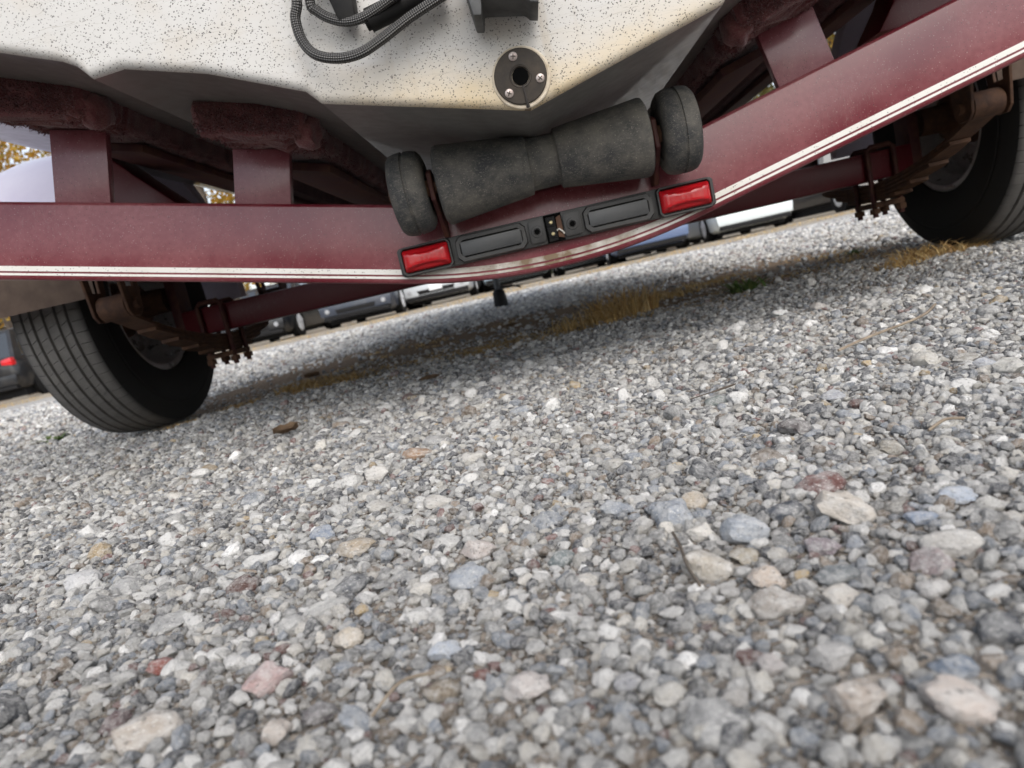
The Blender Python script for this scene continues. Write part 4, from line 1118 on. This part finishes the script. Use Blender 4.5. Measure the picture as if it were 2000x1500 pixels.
# ------------------------------------------------------------------ trees and woods
def leaf_quads(n, centres, radii, size, r):
    c = r.integers(0, len(centres), n); d = r.normal(size=(n, 3)); d /= np.linalg.norm(d, axis=1)[:, None]
    rad = r.random(n)**.45
    P = centres[c] + d*rad[:, None]*radii[c]
    a = r.normal(size=(n, 3)); a /= np.linalg.norm(a, axis=1)[:, None]; b = np.cross(a, r.normal(size=(n, 3))); b /= np.linalg.norm(b, axis=1)[:, None]
    s = size*r.uniform(.6, 1.3, n)[:, None]
    V = np.stack([P-a*s, P+b*s*.55, P+a*s, P-b*s*.55], 1).reshape(-1, 3)
    F = np.arange(n*4).reshape(n, 4).tolist(); return V, F
def tree_meshes(seed, leafm, hgt_=9.0):
    r = np.random.default_rng(seed); rp = random.Random(seed)
    b = B(); b.tube([(0, 0, -.1), (.05, .03, hgt_*.25), (-.08, .1, hgt_*.55), (.1, 0, hgt_*.9)], [.20, .16, .11, .03], 9)
    cs, rs = [], []
    for k in range(16):
        z = hgt_*rp.uniform(.16, .92); a = rp.uniform(0, 6.28); L = (1.15 - abs(z/hgt_-.5))*rp.uniform(1.2, 2.4)
        e = Vector((cos(a)*L, sin(a)*L, z + L*.35)); s0 = Vector((0, 0, max(z-.5, .9)))
        b.tube([s0, s0.lerp(e, .5) + Vector((0, 0, -.1)), e], [.06, .04, .012], 6)
        cs.append(e); rs.append((rp.uniform(.7, 1.3), rp.uniform(.7, 1.3), rp.uniform(.5, .9)))
    V, F = leaf_quads(5200, np.array(cs), np.array(rs), .085, r)
    me = bpy.data.meshes.new('crown'); me.from_pydata(V.tolist(), [], F); me.update(); me.materials.append(leafm)
    return b, me
kinds = []
for sd, lm in ((3, M_leaf_gold), (5, M_leaf_gold), (8, M_leaf_olive)):
    b, me = tree_meshes(sd, lm); tmp = b.build('trunk', M_bark); tm = tmp.data; ct = tmp.location.copy()
    bpy.data.objects.remove(tmp); ORI.clear() if False else None
    kinds.append((tm, ct, me))
TREES = [(-21, 27, 0), (-17.5, 24, 1), (-14, 29, 0), (-10.5, 25.5, 1), (-7.2, 27, 0), (-4.2, 25, 0), (-1, 28, 1), (2.2, 26, 2), (5.5, 28, 0), (8.5, 25.5, 2), (12, 27, 2), (15.5, 26, 1), (19.5, 28, 2), (-25, 24, 1)]
TL = {0: 'tall gold leaved autumn tree in the row behind the parked cars', 1: 'broad gold leaved autumn tree in the row behind the parked cars', 2: 'olive green autumn tree in the row behind the parked cars'}
for x, y, k in TREES:
    t = thing('autumn_tree', TL[k], 'tree', (x, y, float(hgt(x, y))), 'autumn trees behind the parked cars ' + ('tall gold', 'broad gold', 'olive')[k])
    s = rnd.uniform(1.15, 1.6)
    for nm, me, l in (('trunk', kinds[k][0], kinds[k][1]), ('crown', kinds[k][2], Vector((0, 0, 0)))):
        o = bpy.data.objects.new(nm, me); C.objects.link(o); o.parent = t; o.location = l
    t.scale = (s, s, s); t.rotation_euler = (0, 0, rnd.uniform(0, 6.28))
# woods that close the horizon all round
cs, rs = [], []
for k in range(420):
    a = rnd.uniform(0, 2*pi)
    d_ = rnd.uniform(44, 62) if cos(a) > -.2 else rnd.uniform(40, 58)
    x, y = d_*sin(a), d_*cos(a)
    top = 9.0 if cos(a) > 0 else 5.2
    z = rnd.uniform(.3, 1)*top*(.75 + .35*sin(a*5)) ; cs.append((x, y, max(z-1, .6))); rs.append((2.6, 2.6, 1.9))
V, F = leaf_quads(60000, np.array(cs), np.array(rs), .34, np.random.default_rng(4))
me = bpy.data.meshes.new('far_woods'); me.from_pydata(V.tolist(), [], F); me.update(); me.materials.append(M_leaf_dark)
o = link('far_woods', me, None, (0, 0, 0)); tag(o, 'dark woods closing the horizon beyond the parking ground', 'woods', kind='stuff')

# ------------------------------------------------------------------ dry grass, weeds, leaves, twigs
def blades(spots, seed):
    r = random.Random(seed); V, F = [], []
    for x, y, spread, n, h, lean in spots:
        for _ in range(n):
            a = r.uniform(0, 6.28); d_ = spread*sqrt(r.random()); bx, by = x + d_*cos(a), y + d_*sin(a)*.8
            hh = h*r.uniform(.35, 1.15); la = r.uniform(0, 6.28); ln = hh*lean*r.uniform(.2, 1.3)
            z0 = float(hgt(bx, by)) - .002; wv = r.uniform(.0010, .0022)*(4 if y > 8 else 1)
            dx, dy = cos(la), sin(la); k = len(V)
            for t, q in ((0, 1), (.4, .9), (.75, .7), (1., .15)):
                cx, cy, cz = bx + dx*ln*t*t, by + dy*ln*t*t, z0 + hh*(t - .28*t*t*lean)
                V.append((cx - dy*wv*q, cy + dx*wv*q, cz)); V.append((cx + dy*wv*q, cy - dx*wv*q, cz))
            for q in range(3): F.append((k+2*q, k+2*q+1, k+2*q+3, k+2*q+2))
    return V, F
spots = [(.205, 1.90, .085, 230, .105, .9), (.13, 1.86, .11, 170, .065, 1.3), (.27, 2.00, .06, 120, .10, .9), (.16, 1.80, .05, 50, .06, 1.4), (.06, 1.80, .09, 260, .022, 1.8), (.42, 2.25, .10, 240, .032, 1.3), (.56, 2.4, .10, 200, .03, 1.3),
         (.80, 1.62, .06, 130, .042, 1.6), (.90, 1.68, .08, 210, .056, 1.5), (.99, 1.72, .06, 260, .036, 1.4), (-.55, 1.78, .10, 420, .034, 1.5), (-.64, 1.86, .08, 300, .036, 1.4), (-.42, 1.84, .10, 260, .022, 1.8),
         (-.80, 1.80, .05, 160, .024, 1.5), (-.90, 1.66, .05, 130, .022, 1.5), (-.25, 1.9, .12, 260, .018, 2.), (-.12, 1.86, .12, 260, .02, 2.), (-.35, 1.62, .06, 110, .014, 2.)]
gr = random.Random(21)
for _ in range(46): spots.append((gr.uniform(-.85, 1.0), gr.uniform(1.72, 2.7), .05, 40, gr.uniform(.012, .03), 1.8))
for _ in range(190):                                  # flattened straw along the strip
    u = gr.uniform(-1.05, 1.05); spots.append((u, 1.80 + .10*u + gr.gauss(0, .13), gr.uniform(.05, .11), 55, gr.uniform(.008, .018), 2.6))
vr = random.Random(9)
for _ in range(420): spots.append((vr.uniform(-13, 13), 10.4 + 4.2*vr.random()**1.3, .22, 9, vr.uniform(.02, .07), 1.2))
V, F = blades(spots, 3)
me = bpy.data.meshes.new('dry_grass'); me.from_pydata(V, [], F); me.update(); me.materials.append(M_straw)
tag(link('dry_grass', me, None, (0, 0, 0)), 'golden dry grass growing in tufts along the strip below the axle', 'grass', kind='stuff')
def weed(x, y, h, label):
    V, F = [], []; r = random.Random(int(x*100)+5)
    for _ in range(46):
        a = r.uniform(0, 6.28); L = h*r.uniform(.5, 1.5); up = r.uniform(.3, 1.); bx, by = x + r.gauss(0, h*.35), y + r.gauss(0, h*.35); z0 = float(hgt(bx, by)); k = len(V); wv = h*.09
        for t, q in ((0, .5), (.35, 1.), (.7, .8), (1., .05)):
            c = (bx + cos(a)*L*t, by + sin(a)*L*t, z0 + up*h*(t-.35*t*t)); V.append((c[0]-sin(a)*wv*q, c[1]+cos(a)*wv*q, c[2])); V.append((c[0]+sin(a)*wv*q, c[1]-cos(a)*wv*q, c[2]+.0005))
        for q in range(3): F.append((k+2*q, k+2*q+1, k+2*q+3, k+2*q+2))
    tag(mk('weed', V, F, M_weed, None, 180), label, 'weed')
x, y, _ = gnd(110, 858); weed(x, y, .035, 'small green weed on the gravel outside the left tyre')
x, y, _ = gnd(1458, 566); weed(x, y, .05, 'small green weed between the golden grass and the right tyre')
x, y, _ = gnd(1668, 500); weed(x, y, .025, 'small green weed at the edge of the straw by the right tyre')
def leaf(px, py, L, label, rot, curl=.5):
    x, y, _ = gnd(px, py); V, F = [], []; n = 8; m = 4
    for i in range(n+1):
        u = i/n; wv = L*.30*(sin(pi*u)**.8)*(1+.18*sin(u*19))
        for j in range(m+1):
            v = j/m*2-1; V.append(Vector(((u-.5)*L, v*wv, L*curl*(.22*v*v + .25*(u-.5)**2 + .03*sin(u*13+v*4)))))
    mt = Matrix.Translation((x, y, float(hgt(x, y)) + .010)) @ Matrix.Rotation(rot, 4, 'Z') @ Matrix.Rotation(.25, 4, 'X'); V = [tuple(mt @ v) for v in V]
    for i in range(n):
        for j in range(m): k = i*(m+1)+j; F.append((k, k+1, k+m+2, k+m+1))
    bm = bmesh.new(); vs = [bm.verts.new(v) for v in V]
    for f in F: bm.faces.new([vs[q] for q in f])
    bmesh.ops.solidify(bm, geom=bm.faces[:], thickness=L*.012)
    tag(from_bm('dead_leaf', bm, M_deadleaf, None, 60), label, 'leaf')
leaf(612, 742, .045, 'curled brown dead leaf at the top of the grass strip beside the left tyre', .4, 1.)
leaf(560, 846, .04, 'flat brown dead leaf lying in the gravel right of the left tyre', .5, 1.1)
leaf(1000, 640, .05, 'brown dead leaf among the thin straw below the light bar', .8, .6)
leaf(840, 740, .042, 'dark brown dead leaf flattened into the gravel before the dirt strip', .15, .35)
def twig(name, pts, r, label, m):
    P = []
    for px, py, up in pts:
        x, y, _ = gnd(px, py); P.append((x, y, float(hgt(x, y)) + up))
    tag(B().tube(catmull(P, 5), r, 6).build(name, m, None, 60), label, 'twig')
M_twig = simple('dry_twig', (.16, .125, .09), (.30, .25, .19), .85, 60)
twig('dry_twig', [(1322, 1080, .012), (1336, 1108, .013), (1352, 1150, .012), (1376, 1190, .012)], .0009, 'thin dark twig bent beside the wedge shaped pale stone', M_bark)
twig('dry_twig', [(1818, 872, .012), (1852, 860, .015), (1890, 856, .014)], .0010, 'pale straw stalk lying right of the round tan pebble', M_twig)
twig('dry_twig', [(1640, 700, .010), (1700, 680, .012), (1800, 640, .011), (1830, 618, .010)], .0016, 'long grey twig curving across the scoured hollow by the right tyre', M_twig)
twig('dry_twig', [(740, 1452, .012), (800, 1400, .016), (360+10, 1440, .012)][:2] + [(860, 1360, .012)], .0007, 'thin pale stalk on the blurred stones at the bottom', M_twig)
twig('dry_twig', [(1350, 790, .012), (1400, 776, .012), (1440, 764, .012)], [.0006]*5 + [.0012]*5 + [.0005], 'short brown splinter beside the dark green stone', M_bark)
